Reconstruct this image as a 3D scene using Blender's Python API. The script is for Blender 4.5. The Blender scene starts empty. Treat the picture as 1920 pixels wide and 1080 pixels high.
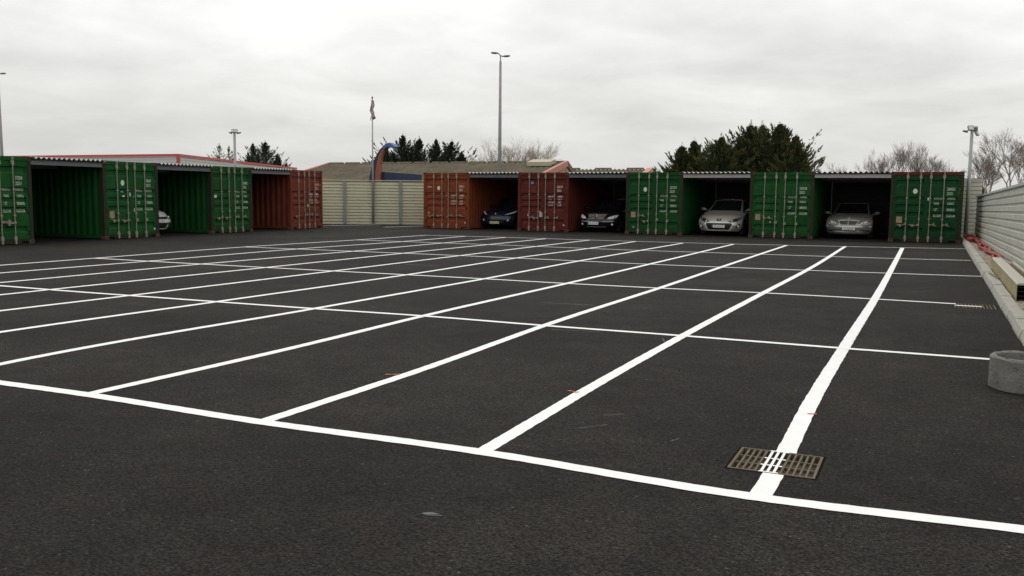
import bpy, bmesh, math, random
from mathutils import Vector, Matrix
random.seed(7)
R = math.radians
sc = bpy.context.scene
COL = sc.collection

# ------------------------------------------------------------------ camera
CAM = Vector((0.7453, -4.9024, 1.6126)); YAW, PITCH, ROLL, FPX = 0.4315, -0.1038, 0.0098, 1685.68
_f0 = Vector((-math.sin(YAW), math.cos(YAW), 0)); _r0 = Vector((math.cos(YAW), math.sin(YAW), 0)); _u0 = Vector((0, 0, 1))
FWD = _f0*math.cos(PITCH) + _u0*math.sin(PITCH); _u1 = _u0*math.cos(PITCH) - _f0*math.sin(PITCH)
RGT = _r0*math.cos(ROLL) + _u1*math.sin(ROLL); UPV = _u1*math.cos(ROLL) - _r0*math.sin(ROLL)
cd = bpy.data.cameras.new('camera'); cam = bpy.data.objects.new('camera', cd); COL.objects.link(cam)
cd.sensor_width = 36.0; cd.lens = 36.0*FPX/1920.0; cd.clip_start = 0.05; cd.clip_end = 6000
m = Matrix.Identity(4)
for i in range(3):
    m[i][0] = RGT[i]; m[i][1] = UPV[i]; m[i][2] = -FWD[i]; m[i][3] = CAM[i]
cam.matrix_world = m
sc.camera = cam
# surveying helpers: turn a sight line into a place on the ground, at a depth Y or at a side distance X
def ray(px, py): return FWD + RGT*((px-960)/FPX) - UPV*((py-540)/FPX)
def gp(px, py, z=0.0):
    d = ray(px, py); return CAM + d*((z-CAM.z)/d.z)
def aY(px, py, Y):
    d = ray(px, py); return CAM + d*((Y-CAM.y)/d.y)
def aX(px, py, X):
    d = ray(px, py); return CAM + d*((X-CAM.x)/d.x)

# ------------------------------------------------------------------ world: overcast daylight
SUN_EL, SUN_AZ = R(62), R(-25)
w = bpy.data.worlds.new('World'); sc.world = w; w.use_nodes = True
nt = w.node_tree; nt.nodes.clear()
def wn(t, **k):
    n = nt.nodes.new(t)
    for a, b in k.items(): setattr(n, a, b)
    return n
def wmath(op, a, b=None, c=None):
    n = wn('ShaderNodeMath', operation=op)
    for i, v in enumerate((a, b, c)):
        if v is None: continue
        if isinstance(v, (int, float)): n.inputs[i].default_value = v
        else: nt.links.new(v, n.inputs[i])
    return n.outputs[0]
out = wn('ShaderNodeOutputWorld'); bg = wn('ShaderNodeBackground'); bg2 = wn('ShaderNodeBackground'); add = wn('ShaderNodeAddShader')
sky = wn('ShaderNodeTexSky', sky_type='NISHITA'); sky.sun_disc = False; sky.sun_elevation = SUN_EL; sky.sun_rotation = SUN_AZ
sky.air_density = 1.0; sky.dust_density = 4.0
nt.links.new(sky.outputs[0], bg.inputs[0]); bg.inputs[1].default_value = 0.008   # the little that comes through the cloud
tc = wn('ShaderNodeTexCoord'); sp = wn('ShaderNodeSeparateXYZ'); nt.links.new(tc.outputs['Generated'], sp.inputs[0])
zz = wmath('MAXIMUM', sp.outputs[2], 0.0); zd = wmath('ADD', zz, 0.17)
cx = wmath('DIVIDE', sp.outputs[0], zd); cy = wmath('DIVIDE', sp.outputs[1], zd)
cb = wn('ShaderNodeCombineXYZ'); nt.links.new(cx, cb.inputs[0]); nt.links.new(cy, cb.inputs[1])
def wnoise(scale, detail, rough, off, dist=0.0):
    mp = wn('ShaderNodeMapping'); mp.inputs[1].default_value = off; nt.links.new(cb.outputs[0], mp.inputs[0])
    n = wn('ShaderNodeTexNoise'); n.inputs['Scale'].default_value = scale; n.inputs['Detail'].default_value = detail
    n.inputs['Roughness'].default_value = rough; n.inputs['Distortion'].default_value = dist
    nt.links.new(mp.outputs[0], n.inputs['Vector']); return n.outputs['Fac']
n1 = wnoise(0.62, 6, 0.52, (52.3, 8.8, 0), 0.5); n2 = wnoise(1.9, 7, 0.58, (2.0, 19.0, 0), 0.4)
cl = wmath('ADD', wmath('MULTIPLY', n1, 0.62), wmath('MULTIPLY', n2, 0.38))
mr = wn('ShaderNodeMapRange'); mr.inputs[1].default_value = 0.38; mr.inputs[2].default_value = 0.64; mr.inputs[3].default_value = -0.145; mr.inputs[4].default_value = 0.165
nt.links.new(cl, mr.inputs[0])
fade = wmath('MINIMUM', wmath('MULTIPLY', zz, 7.0), 1.0)
base = wmath("ADD", 0.665, wmath('MULTIPLY', wmath('MINIMUM', zz, 0.26), 1.35))
lum = wmath('ADD', base, wmath('MULTIPLY', mr.outputs[0], wmath('ADD', 0.25, wmath('MULTIPLY', fade, 0.75))))
cm = wn('ShaderNodeMix', data_type='RGBA', blend_type='MULTIPLY'); cm.inputs[0].default_value = 1.0
cc = wn('ShaderNodeCombineXYZ')
for i in range(3): nt.links.new(lum, cc.inputs[i])
nt.links.new(cc.outputs[0], cm.inputs[6]); cm.inputs[7].default_value = (1.0, 0.998, 0.970, 1)
nt.links.new(cm.outputs[2], bg2.inputs[0]); bg2.inputs[1].default_value = 0.97
nt.links.new(bg.outputs[0], add.inputs[0]); nt.links.new(bg2.outputs[0], add.inputs[1]); nt.links.new(add.outputs[0], out.inputs[0])
sd = bpy.data.lights.new('sun', 'SUN'); so = bpy.data.objects.new('sun', sd); COL.objects.link(so)
sd.energy = 0.8; sd.angle = R(30); sd.color = (1, 0.97, 0.92)
sdir = Vector((math.sin(SUN_AZ)*math.cos(SUN_EL), math.cos(SUN_AZ)*math.cos(SUN_EL), math.sin(SUN_EL)))
so.rotation_euler = sdir.to_track_quat('Z', 'Y').to_euler(); so.location = (0, -10, 40)
vs = sc.view_settings; vs.view_transform = 'Standard'; vs.look = 'None'; vs.exposure = 0.0; vs.gamma = 1.0; vs.use_curve_mapping = False

# ------------------------------------------------------------------ materials
def mat(name, col, rough=0.7, metal=0.0, var=0.0, scale=3.0, col2=None, thr=None, bump=0.0, bscale=30.0, spec=0.5, streak=False, coord='Object', rnd=0.0):
    """principled surface: base colour, tone noise (var), a second colour showing in patches (col2, thr = lo, hi), fine relief."""
    M = bpy.data.materials.new(name); M.use_nodes = True; t = M.node_tree; b = t.nodes['Principled BSDF']
    b.inputs['Roughness'].default_value = rough; b.inputs['Metallic'].default_value = metal
    b.inputs['Specular IOR Level'].default_value = spec; b.inputs['Base Color'].default_value = (*col, 1)
    c = t.nodes.new('ShaderNodeTexCoord').outputs[coord]
    src = None
    if rnd:
        oi = t.nodes.new('ShaderNodeObjectInfo'); ad = t.nodes.new('ShaderNodeVectorMath'); ad.operation = 'MULTIPLY_ADD'
        t.links.new(oi.outputs['Random'], ad.inputs[0]); ad.inputs[1].default_value = (37, 53, 71); t.links.new(c, ad.inputs[2]); c = ad.outputs[0]
    if var or col2:
        n = t.nodes.new('ShaderNodeTexNoise'); n.inputs['Scale'].default_value = scale; n.inputs['Detail'].default_value = 8; n.inputs['Roughness'].default_value = 0.62
        t.links.new(c, n.inputs['Vector'])
        mr = t.nodes.new('ShaderNodeMapRange'); t.links.new(n.outputs['Fac'], mr.inputs[0])
        mr.inputs[1].default_value = 0.3; mr.inputs[2].default_value = 0.7; mr.inputs[3].default_value = 1-var; mr.inputs[4].default_value = 1+var
        mx = t.nodes.new('ShaderNodeMix'); mx.data_type = 'RGBA'; mx.blend_type = 'MULTIPLY'; mx.inputs[0].default_value = 1
        mx.inputs[6].default_value = (*col, 1); t.links.new(mr.outputs[0], mx.inputs[7]); src = mx.outputs[2]
        if col2:
            n2 = t.nodes.new('ShaderNodeTexNoise'); n2.inputs['Scale'].default_value = scale*1.7; n2.inputs['Detail'].default_value = 9; n2.inputs['Roughness'].default_value = 0.7
            mp = t.nodes.new('ShaderNodeMapping'); mp.inputs[1].default_value = (5, 9, 2); t.links.new(c, mp.inputs[0])
            if streak: mp.inputs[3].default_value = (2.2, 2.2, 0.35)
            t.links.new(mp.outputs[0], n2.inputs['Vector'])
            m2 = t.nodes.new('ShaderNodeMapRange'); t.links.new(n2.outputs['Fac'], m2.inputs[0]); m2.inputs[1].default_value = thr[0]; m2.inputs[2].default_value = thr[1]
            m3 = t.nodes.new('ShaderNodeMix'); m3.data_type = 'RGBA'; t.links.new(m2.outputs[0], m3.inputs[0]); t.links.new(src, m3.inputs[6]); m3.inputs[7].default_value = (*col2, 1)
            src = m3.outputs[2]
        t.links.new(src, b.inputs['Base Color'])
    if bump:
        n = t.nodes.new('ShaderNodeTexNoise'); n.inputs['Scale'].default_value = bscale; n.inputs['Detail'].default_value = 4; t.links.new(c, n.inputs['Vector'])
        bp = t.nodes.new('ShaderNodeBump'); bp.inputs['Strength'].default_value = bump; bp.inputs['Distance'].default_value = 0.01
        t.links.new(n.outputs['Fac'], bp.inputs['Height']); t.links.new(bp.outputs[0], b.inputs['Normal'])
    return M

def asphalt_mat():
    M = bpy.data.materials.new('asphalt'); M.use_nodes = True; t = M.node_tree; b = t.nodes['Principled BSDF']
    N = t.nodes.new; K = t.links.new
    c = N('ShaderNodeTexCoord').outputs['Object']
    def noise(s, d=4, r=0.6, mp=None):
        n = N('ShaderNodeTexNoise'); n.inputs['Scale'].default_value = s; n.inputs['Detail'].default_value = d; n.inputs['Roughness'].default_value = r
        K(c, n.inputs['Vector']); return n
    def rng(v, a, b_, lo, hi):
        n = N('ShaderNodeMapRange'); K(v, n.inputs[0])
        for i, x in enumerate((a, b_, lo, hi)): n.inputs[i+1].default_value = x
        return n.outputs[0]
    def mul(a, b_):
        n = N('ShaderNodeMath'); n.operation = 'MULTIPLY'
        for i, v in enumerate((a, b_)):
            if isinstance(v, (int, float)): n.inputs[i].default_value = v
            else: K(v, n.inputs[i])
        return n.outputs[0]
    big = noise(0.32, 5, 0.6); mid = noise(2.3, 6, 0.65); fine = noise(58, 5, 0.8)
    v = N('ShaderNodeTexVoronoi'); v.inputs['Scale'].default_value = 88; K(c, v.inputs['Vector'])
    sep = N('ShaderNodeSeparateColor'); K(v.outputs['Color'], sep.inputs[0])
    f = mul(mul(rng(big.outputs['Fac'], .32, .68, .60, 1.42), rng(mid.outputs['Fac'], .25, .75, .66, 1.36)), mul(rng(fine.outputs['Fac'], .34, .66, .16, 1.95), rng(sep.outputs[0], 0, 1, .30, 1.85)))
    sv = rng(sep.outputs[1], .9955, 1.0, 0.0, 1.0)           # a few pale chippings
    mx = N('ShaderNodeMix'); mx.data_type = 'RGBA'; K(rng(mid.outputs['Color'], .35, .65, 0, 1), mx.inputs[0]); mx.inputs[6].default_value = (.0205, .0166, .0146, 1); mx.inputs[7].default_value = (.0136, .0140, .0122, 1)
    m2 = N('ShaderNodeMix'); m2.data_type = 'RGBA'; m2.blend_type = 'MULTIPLY'; m2.inputs[0].default_value = 1; K(mx.outputs[2], m2.inputs[6]); K(f, m2.inputs[7])
    m3 = N('ShaderNodeMix'); m3.data_type = 'RGBA'; K(mul(sv, .5), m3.inputs[0]); K(m2.outputs[2], m3.inputs[6]); m3.inputs[7].default_value = (.2, .19, .17, 1)
    K(m3.outputs[2], b.inputs['Base Color'])
    b.inputs['Roughness'].default_value = .82; b.inputs['Specular IOR Level'].default_value = .11
    bp = N('ShaderNodeBump'); bp.inputs['Strength'].default_value = .9; bp.inputs['Distance'].default_value = .008
    ad = N('ShaderNodeMath'); ad.operation = 'ADD'; K(fine.outputs['Fac'], ad.inputs[0]); K(v.outputs['Distance'], ad.inputs[1]); K(ad.outputs[0], bp.inputs['Height']); K(bp.outputs[0], b.inputs['Normal'])
    return M

MT = {}
def MM(k, *a, **kw):
    MT[k] = mat(k, *a, **kw); return MT[k]
MT['asphalt'] = asphalt_mat()
MM('line_paint', (.82, .82, .81), .75, var=.05, scale=5, col2=(.40, .39, .38), thr=(.62, .80), bump=.35, bscale=90, spec=.3)
MM('orange_spray', (.55, .13, .06), .8, var=.3, scale=40)
MM('chalk_scuff', (.075, .074, .070), .9, var=.4, scale=30)
MM('earth', (.16, .13, .09), .95, var=.35, scale=1.5, col2=(.07, .09, .03), thr=(.48, .6), bump=.5, bscale=14)
MM('verge_dirt', (.30, .26, .20), .95, var=.3, scale=5, col2=(.14, .11, .08), thr=(.52, .66), bump=.9, bscale=35)
MM('dry_grass', (.22, .15, .07), .95, var=.35, scale=2.0, col2=(.09, .10, .04), thr=(.5, .62), bump=.8, bscale=12)
MM('kerb_concrete', (.35, .34, .295), .9, var=.14, scale=7, col2=(.20, .19, .165), thr=(.58, .75), bump=.35, bscale=60, rnd=1)
MM('ring_concrete', (.165, .157, .145), .92, var=.25, scale=5, col2=(.09, .085, .075), thr=(.52, .68), bump=.8, bscale=45)
MM('grate_iron', (.112, .090, .058), .85, metal=.1, var=.3, scale=12, col2=(.12, .06, .03), thr=(.52, .68), bump=.3, bscale=60)
MM('pit', (.010, .009, .008), .95); MM('bitumen', (.006, .006, .006), .95, var=.3, scale=20, spec=.03)
MM('galvanised', (.34, .34, .335), .5, metal=.35, var=.1, scale=5)
MM('lock_steel', (.25, .225, .175), .6, metal=.1, var=.22, scale=14, col2=(.20, .10, .06), thr=(.55, .75), rnd=1)
MM('white_print', (.50, .54, .47), .8, var=.2, scale=20, col2=(.16, .22, .16), thr=(.55, .66), rnd=1)
MM('white_print_red', (.66, .58, .53), .8, var=.2, scale=20, col2=(.25, .10, .08), thr=(.55, .66), rnd=1)
MM('sticker', (.55, .62, .50), .6, var=.1, scale=20)
MM('placard', (.33, .21, .13), .8, var=.25, scale=9, col2=(.16, .12, .07), thr=(.55, .7))
MM('sticker_blue', (.12, .22, .42), .6, var=.2, scale=20)
MM('rubber', (.012, .012, .013), .85)
MM('rust_post', (.040, .026, .018), .85, var=.3, scale=5, col2=(.016, .040, .017), thr=(.46, .56), spec=.15, rnd=1)
MM('rust_casting', (.105, .045, .024), .9, var=.35, scale=9, col2=(.06, .035, .03), thr=(.5, .62), rnd=1)
MM('roof_sheet', (.42, .42, .41), .6, metal=.15, var=.12, scale=3, col2=(.22, .20, .18), thr=(.6, .75), rnd=1)
MM('beam_steel', (.12, .125, .135), .6, var=.12, scale=3, rnd=1)
MM('beam_pale', (.36, .33, .31), .7, var=.1, scale=3, rnd=1)
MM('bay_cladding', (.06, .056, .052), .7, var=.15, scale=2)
MM('wall_cladding', (.52, .525, .46), .5, metal=.12, var=.13, scale=2.2, col2=(.30, .31, .25), thr=(.56, .72), streak=True, rnd=1)
MM('wall_cap', (.47, .48, .48), .5, metal=.2, var=.1, scale=4)
MM('fence_beige', (.60, .585, .445), .6, var=.06, scale=2, rnd=1)
MM('fence_post', (.24, .26, .25), .6, metal=.2, var=.1, scale=4)
MM('red_plastic', (.29, .026, .024), .5, var=.15, scale=8)
MM('cream_metal', (.43, .41, .345), .55, var=.1, scale=4, rnd=1)
MM('olive_side', (.33, .29, .155), .6, var=.15, scale=4)
MM('brown_timber', (.17, .125, .085), .85, var=.25, scale=9)
MM('white_cladding', (.56, .565, .56), .6, var=.05, scale=1)
MM('red_trim', (.50, .07, .07), .55, var=.08, scale=2)
MM('fibro_roof', (.118, .098, .070), .95, var=.22, scale=.5, col2=(.080, .078, .046), thr=(.48, .62), bump=.5, bscale=4, spec=.15)
MM('gable_pink', (.52, .25, .20), .8, var=.1, scale=2)
MM('gable_wood', (.42, .28, .18), .8, var=.15, scale=2)
MM('render_yellow', (.50, .44, .28), .85, var=.08, scale=1)
MM('rooflight', (.42, .38, .27), .6, var=.05, scale=1)
MM('banner_blue', (.008, .020, .066), .6, var=.1, scale=2)
MM('banner_blue_light', (.055, .115, .28), .6, var=.1, scale=2)
MM('banner_orange', (.27, .085, .045), .6, var=.12, scale=2)
MM('pole_concrete', (.33, .32, .32), .85, var=.1, scale=3)
MM('lamp_grey', (.26, .26, .25), .6, var=.1, scale=5)
MM('lamp_glass', (.55, .57, .58), .2)
MM('flag_cloth', (.55, .50, .49), .9, var=.2, scale=4, col2=(.36, .08, .09), thr=(.5, .56))
MM('flag_dark', (.06, .06, .07), .9)
MM('bark', (.085, .07, .055), .95, var=.25, scale=6)
MM('twig_grey', (.24, .21, .19), .95, var=.2, scale=2)
MM('twig_brown', (.27, .205, .15), .95, var=.2, scale=2)
MM('twig_purple', (.225, .19, .18), .95, var=.2, scale=2)
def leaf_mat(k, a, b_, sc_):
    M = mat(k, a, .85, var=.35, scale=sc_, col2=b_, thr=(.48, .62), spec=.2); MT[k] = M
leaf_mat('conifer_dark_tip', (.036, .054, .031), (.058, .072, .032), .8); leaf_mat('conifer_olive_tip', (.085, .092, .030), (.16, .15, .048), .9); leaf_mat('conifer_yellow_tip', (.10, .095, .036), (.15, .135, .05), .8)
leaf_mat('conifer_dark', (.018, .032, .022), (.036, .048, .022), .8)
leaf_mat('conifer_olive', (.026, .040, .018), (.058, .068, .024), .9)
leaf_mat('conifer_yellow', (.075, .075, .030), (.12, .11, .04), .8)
MM('glass_dark', (.012, .014, .017), .08, spec=.6)
MM('chrome', (.62, .62, .60), .18, metal=1.0)
MM('lamp_lens', (.62, .62, .60), .12, spec=.8, var=.25, scale=18)
MM('lamp_bezel', (.03, .03, .035), .3)
MM('lamp_bulb', (.82, .82, .80), .08, metal=.6)
MM('indicator', (.45, .18, .10), .25)
MM('grille_black', (.012, .012, .014), .5)
MM('plate_white', (.72, .72, .68), .5); MM('plate_yellow', (.62, .60, .36), .5); MM('plate_blue', (.03, .08, .35), .5); MM('plate_text', (.02, .02, .02), .6)
MM('tyre', (.02, .02, .02), .9); MM('alloy', (.38, .38, .38), .35, metal=.7)
MM('plastic_scrap', (.10, .11, .12), .6)
MM('pipe_dark', (.025, .025, .028), .6)
def paint(name, col, faded, rust=(.12, .05, .03)):
    """weathered container paint: two tones plus streaky rust"""
    M = mat(name, col, .62, var=.16, scale=1.6, col2=faded, thr=(.46, .66), streak=True, bump=.08, bscale=10, spec=.06, rnd=1)
    t = M.node_tree; b = t.nodes['Principled BSDF']; src = b.inputs['Base Color'].links[0].from_socket
    c = t.nodes.new('ShaderNodeTexCoord'); n = t.nodes.new('ShaderNodeTexNoise'); n.inputs['Scale'].default_value = 9; n.inputs['Detail'].default_value = 10; n.inputs['Roughness'].default_value = .75
    t.links.new(c.outputs['Object'], n.inputs['Vector'])
    mr = t.nodes.new('ShaderNodeMapRange'); mr.inputs[1].default_value = .66; mr.inputs[2].default_value = .72; t.links.new(n.outputs['Fac'], mr.inputs[0])
    mx = t.nodes.new('ShaderNodeMix'); mx.data_type = 'RGBA'; t.links.new(mr.outputs[0], mx.inputs[0]); t.links.new(src, mx.inputs[6]); mx.inputs[7].default_value = (*rust, 1)
    t.links.new(mx.outputs[2], b.inputs['Base Color']); MT[name] = M; return M
paint('green_a', (.012, .074, .019), (.019, .088, .025))
paint('green_b', (.011, .067, .018), (.024, .082, .021))
paint('green_c', (.010, .058, .017), (.014, .072, .020))
paint('green_d', (.009, .050, .018), (.015, .063, .019))
paint('red_orange', (.205, .050, .020), (.155, .047, .026), (.06, .024, .016))
paint('red_maroon', (.098, .021, .018), (.112, .032, .020), (.045, .016, .015))
paint('red_brown', (.150, .036, .025), (.18, .058, .032), (.07, .025, .016))
def carpaint(k, c, rough=.22, metal=.35): MM(k, c, rough, metal=metal, spec=.6)
carpaint('paint_champagne', (.50, .47, .41)); carpaint('paint_silver', (.36, .345, .31)); carpaint('paint_navy', (.012, .014, .028), metal=.1); carpaint('paint_black', (.008, .008, .010), metal=.1); carpaint('paint_white', (.72, .72, .70), metal=0)

# ------------------------------------------------------------------ builders
class MB:
    def __init__(s): s.v = []; s.f = []
    def add(s, vs, fs):
        o = len(s.v); s.v += [tuple(v) for v in vs]; s.f += [tuple(i+o for i in f) for f in fs]; return s
    def box(s, x0, x1, y0, y1, z0, z1):
        vs = [(x, y, z) for z in (z0, z1) for y in (y0, y1) for x in (x0, x1)]
        return s.add(vs, [(0, 2, 3, 1), (4, 5, 7, 6), (0, 1, 5, 4), (2, 6, 7, 3), (0, 4, 6, 2), (1, 3, 7, 5)])
    def grid(s, rows, close=False):
        n = len(rows[0]); vs = [p for r in rows for p in r]; fs = []
        for i in range(len(rows)-1):
            for j in range(n if close else n-1):
                k = (j+1) % n; fs.append((i*n+j, i*n+k, (i+1)*n+k, (i+1)*n+j))
        return s.add(vs, fs)
    def tube(s, path, rad, n=8, cap=True):
        path = [Vector(p) for p in path]; rows = []
        rs = rad if isinstance(rad, (list, tuple)) else [rad]*len(path)
        for i, p in enumerate(path):
            d = (path[min(i+1, len(path)-1)]-path[max(i-1, 0)]).normalized()
            a = d.orthogonal().normalized() if i == 0 else (a - d*a.dot(d)).normalized()
            b = d.cross(a)
            rows.append([p+(a*math.cos(2*math.pi*k/n)+b*math.sin(2*math.pi*k/n))*rs[i] for k in range(n)])
        o = len(s.v); s.grid(rows, True)
        if cap: s.f.append(tuple(o+k for k in reversed(range(n)))); s.f.append(tuple(o+(len(path)-1)*n+k for k in range(n)))
        return s
    def prism(s, poly, axis, a0, a1):
        """poly of (u, v) extruded along axis 0/1/2 from a0 to a1"""
        def pt(u, v, a): return [(a, u, v), (u, a, v), (u, v, a)][axis]
        n = len(poly); vs = [pt(u, v, a0) for u, v in poly]+[pt(u, v, a1) for u, v in poly]
        return s.add(vs, [tuple(range(n)), tuple(reversed(range(n, 2*n)))]+[(i, i+n, (i+1) % n+n, (i+1) % n) for i in range(n)])
    def mesh(s, name, m_, smooth=False, fix=True):
        me = bpy.data.meshes.new(name); me.from_pydata(s.v, [], s.f); me.update()
        if fix:
            bm = bmesh.new(); bm.from_mesh(me); bmesh.ops.recalc_face_normals(bm, faces=bm.faces); bm.to_mesh(me); bm.free()
        if m_: me.materials.append(MT[m_])
        if smooth:
            for p in me.polygons: p.use_smooth = True
        return me
    def build(s, name, m_, parent=None, loc=(0, 0, 0), rz=0, smooth=False, fix=True):
        return link(name, s.mesh(name, m_, smooth, fix), parent, loc, rz)
def link(name, me, parent=None, loc=(0, 0, 0), rz=0):
    o = bpy.data.objects.new(name, me); COL.objects.link(o); o.location = loc; o.rotation_euler = (0, 0, rz)
    if parent: o.parent = parent
    return o
def empty(name, loc=(0, 0, 0), rz=0, parent=None):
    o = link(name, None, parent, loc, rz); o.empty_display_size = .3; return o
def tag(o, label, cat, group=None):
    o['label'] = label; o['category'] = cat
    if group: o['group'] = group
    return o
def struct(o): o['kind'] = 'structure'; return o
CACHE = {}
def cached(key, fn):
    if key not in CACHE: CACHE[key] = fn()
    return CACHE[key]
def text_mesh(s, size, m_, xs=1.0, yfun=None, align='LEFT'):
    cu = bpy.data.curves.new('t', 'FONT'); cu.body = s; cu.size = size; cu.align_x = align; cu.resolution_u = 3; cu.offset = size*.014 if m_.startswith('white') else 0
    o = bpy.data.objects.new('t', cu); COL.objects.link(o)
    me = bpy.data.meshes.new_from_object(o.evaluated_get(bpy.context.evaluated_depsgraph_get()))
    bpy.data.objects.remove(o); bpy.data.curves.remove(cu)
    for v in me.vertices: v.co = (v.co.x*xs, 0, v.co.y)
    me.materials.clear(); me.materials.append(MT[m_]); me.name = 'lettering'
    return me

# ------------------------------------------------------------------ ground, asphalt, markings
gm = MB(); gm.add([(-2500, -600, -.05), (2500, -600, -.05), (2500, 3500, -.05), (-2500, 3500, -.05)], [(0, 1, 2, 3)])
struct(gm.build('ground', 'earth'))
G1 = (-.27, .235, .395, .880)      # gully grate beside the front line
G2 = (1.17, 1.735, 9.93, 10.55)    # gully grate against the kerb
KX = lambda y: 1.735 + .0062*y
xs = sorted([-70, G1[0], G1[1], G2[0], G2[1], 2.15]); ys = sorted([-14, G1[2], G1[3], G2[2], G2[3], 75])
am = MB()
for i in range(len(xs)-1):
    for j in range(len(ys)-1):
        cxm, cym = (xs[i]+xs[i+1])/2, (ys[j]+ys[j+1])/2
        if any(g[0] < cxm < g[1] and g[2] < cym < g[3] for g in (G1, G2)): continue
        am.add([(xs[i], ys[j], 0), (xs[i+1], ys[j], 0), (xs[i+1], ys[j+1], 0), (xs[i], ys[j+1], 0)], [(0, 1, 2, 3)])
asphalt = struct(am.build('asphalt_yard', 'asphalt', fix=False))
DA = 1.7303; BY = [0, 5.171, 10.395, 15.773, 21.200, 26.088]
def W(a, b): return Vector((-(a-1)*DA, BY[b], 0))
LW = .112
def stripe(pts, width, z, name='painted_line', cut=None, m_='line_paint', jit=.0032):
    pts = [Vector((p[0], p[1], 0)) for p in pts]
    path = []
    def tan(i):      # chord-length tangents keep the curve from overshooting
        if i == 0: return (pts[1]-pts[0]).normalized()
        if i == len(pts)-1: return (pts[-1]-pts[-2]).normalized()
        a_ = pts[i]-pts[i-1]; b_ = pts[i+1]-pts[i]; return (a_.normalized()*b_.length+b_.normalized()*a_.length).normalized()
    for i in range(len(pts)-1):
        p1, p2 = pts[i], pts[i+1]; ln = (p2-p1).length; t1, t2 = tan(i)*ln, tan(i+1)*ln
        n = max(2, int(ln/.06))
        for k in range(n):
            t = k/n; h1 = 2*t**3-3*t*t+1
            path.append(p1*h1+t1*(t**3-2*t*t+t)+p2*(1-h1)+t2*(t**3-t*t))
    path.append(pts[-1])
    mb = MB(); rows = []
    for i, p in enumerate(path):
        d = (path[min(i+1, len(path)-1)]-path[max(i-1, 0)]).normalized(); nn = Vector((-d.y, d.x, 0))
        a = width/2+random.uniform(-jit, jit); b = width/2+random.uniform(-jit, jit)
        if cut and cut[0] < p.y < cut[1]:
            if len(rows) > 1: mb.grid(rows)
            rows = []; continue
        rows.append([tuple(p+nn*a)[:2]+(z,), tuple(p-nn*b)[:2]+(z,)])
    if len(rows) > 1: mb.grid(rows)
    return mb.build(name, m_, asphalt)
A = {1: [(1425, 931), (1466, 862), (1517, 762), (1582, 653), (1640, 561), (1667, 513), (1692, 465)],
     2: [(905, 847), (1090, 737), (1280, 630), (1432, 549), (1512, 507), (1585, 462)],
     3: [(492, 791), (770, 700), (1020, 610.7), (1237, 540), (1352, 501), (1475, 460)],
     4: [(162, 740), (520, 659), (793, 592.7), (1062, 531.7), (1215, 496), (1375, 458)],
     5: [None, (0, 683), (588, 579), (907, 523), (1088, 489), (1198, 470), (1280, 456)],
     6: [None, (0, 623), (405, 566), (760, 515.7), (967, 484), (1105, 465.7), (1193, 452.6)],
     7: [None, (0, 583), (245, 554), (627, 508), (857, 480), (1002, 462.5), (1107, 450)],
     8: [None, (0, 553), (95, 543), (498, 501.7), (755, 475), (915, 458.7), (1023, 447.7)],
     9: [None, (0, 530), (380, 495), (657, 471.5), (830, 455.7), (948, 445.2)],
     10: [None, (0, 512), (275, 490), (552, 467.3), (754, 453), (873, 443)],
     11: [None, (0, 497.5), (180, 484), (460, 463), (667, 450), (800, 441)]}
for k, pts in A.items():
    P = [W(k, 0) if q is None else gp(*q) for q in pts]
    if k > 1: stripe(P, LW, .0025); continue
    d01 = P[1]-P[0]; at = lambda y: P[0]+d01*((y-P[0].y)/d01.y)
    stripe([P[0], at(G1[2]-.004)], .122, .0025); stripe([at(G1[3]+.004)]+[p for p in P if p.y > G1[3]+.2], .122, .0025)
Bl = [[None, (0, 718), (160, 740), (490, 792), (900, 848), (1425, 934), (1920, 994)],
      [None, (0, 536), (95, 543.5), (405, 566), (588, 579), (793, 592.7), (1020, 610.7), (1280, 630), (1582, 653.5), (1857, 674)],
      [(180, 484.5), (380, 495.5), (627, 508.5), (907, 523), (1062, 531.7), (1237, 540.5), (1432, 549.5), (1640, 561), (1792, 570)],
      [(460, 463.3), (755, 475), (967, 484), (1215, 495.5), (1512, 507), (1840, 518.5)],
      [(667, 450), (915, 458.7), (1198, 469.5), (1400, 476), (1700, 485.5), (1820, 488.5)],
      [(800, 441), (948, 445.2), (1193, 452.8), (1475, 460), (1692, 464.5), (1823, 467)]]
for k, pts in enumerate(Bl):
    P = [W(12 if k == 0 else 11, k) if q is None else gp(*q) for q in pts]
    if k == 0: P.append(Vector((KX(P[-1].y)-.02, P[-1].y+(P[-1].y-P[-2].y)*.3, 0)))
    stripe(P, .12 if k == 0 else .105, .0042)
for q in (((606, 423.2), (712, 421.6)), ((720, 426), (795, 423.6))):
    stripe([gp(*a) for a in q], .12, .0025)
for (px, py, a, l) in ((1074, 735, -.6, .10), (1522, 777, .1, .06), (735, 703, .3, .12)):    # surveyor's orange spray ticks
    p = gp(px, py)
    for s in range(2):
        stripe([p+Vector((math.cos(a+s*.5)*t*l, math.sin(a+s*.5)*t*l, 0)) for t in (-.5, 0, .6)], .014, .0058+.0008*s, 'spray_mark', None, 'orange_spray', .004)
for (px, py, a, l, wd) in ((1150, 778, .7, .16, .018), (1110, 800, .9, .25, .01), (1265, 825, 1.2, .1, .012), (1065, 570, .1, .8, .03), (1080, 620, .2, .6, .02), (1245, 640, 1.9, .4, .015), (790, 497, .2, .8, .05)):
    p = gp(px, py); stripe([p+Vector((math.cos(a)*t*l, math.sin(a)*t*l+.02*t*t, 0)) for t in (-.5, -.1, .2, .5)], wd, .0016, 'scuff_mark', None, 'chalk_scuff', wd*.35)

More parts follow.
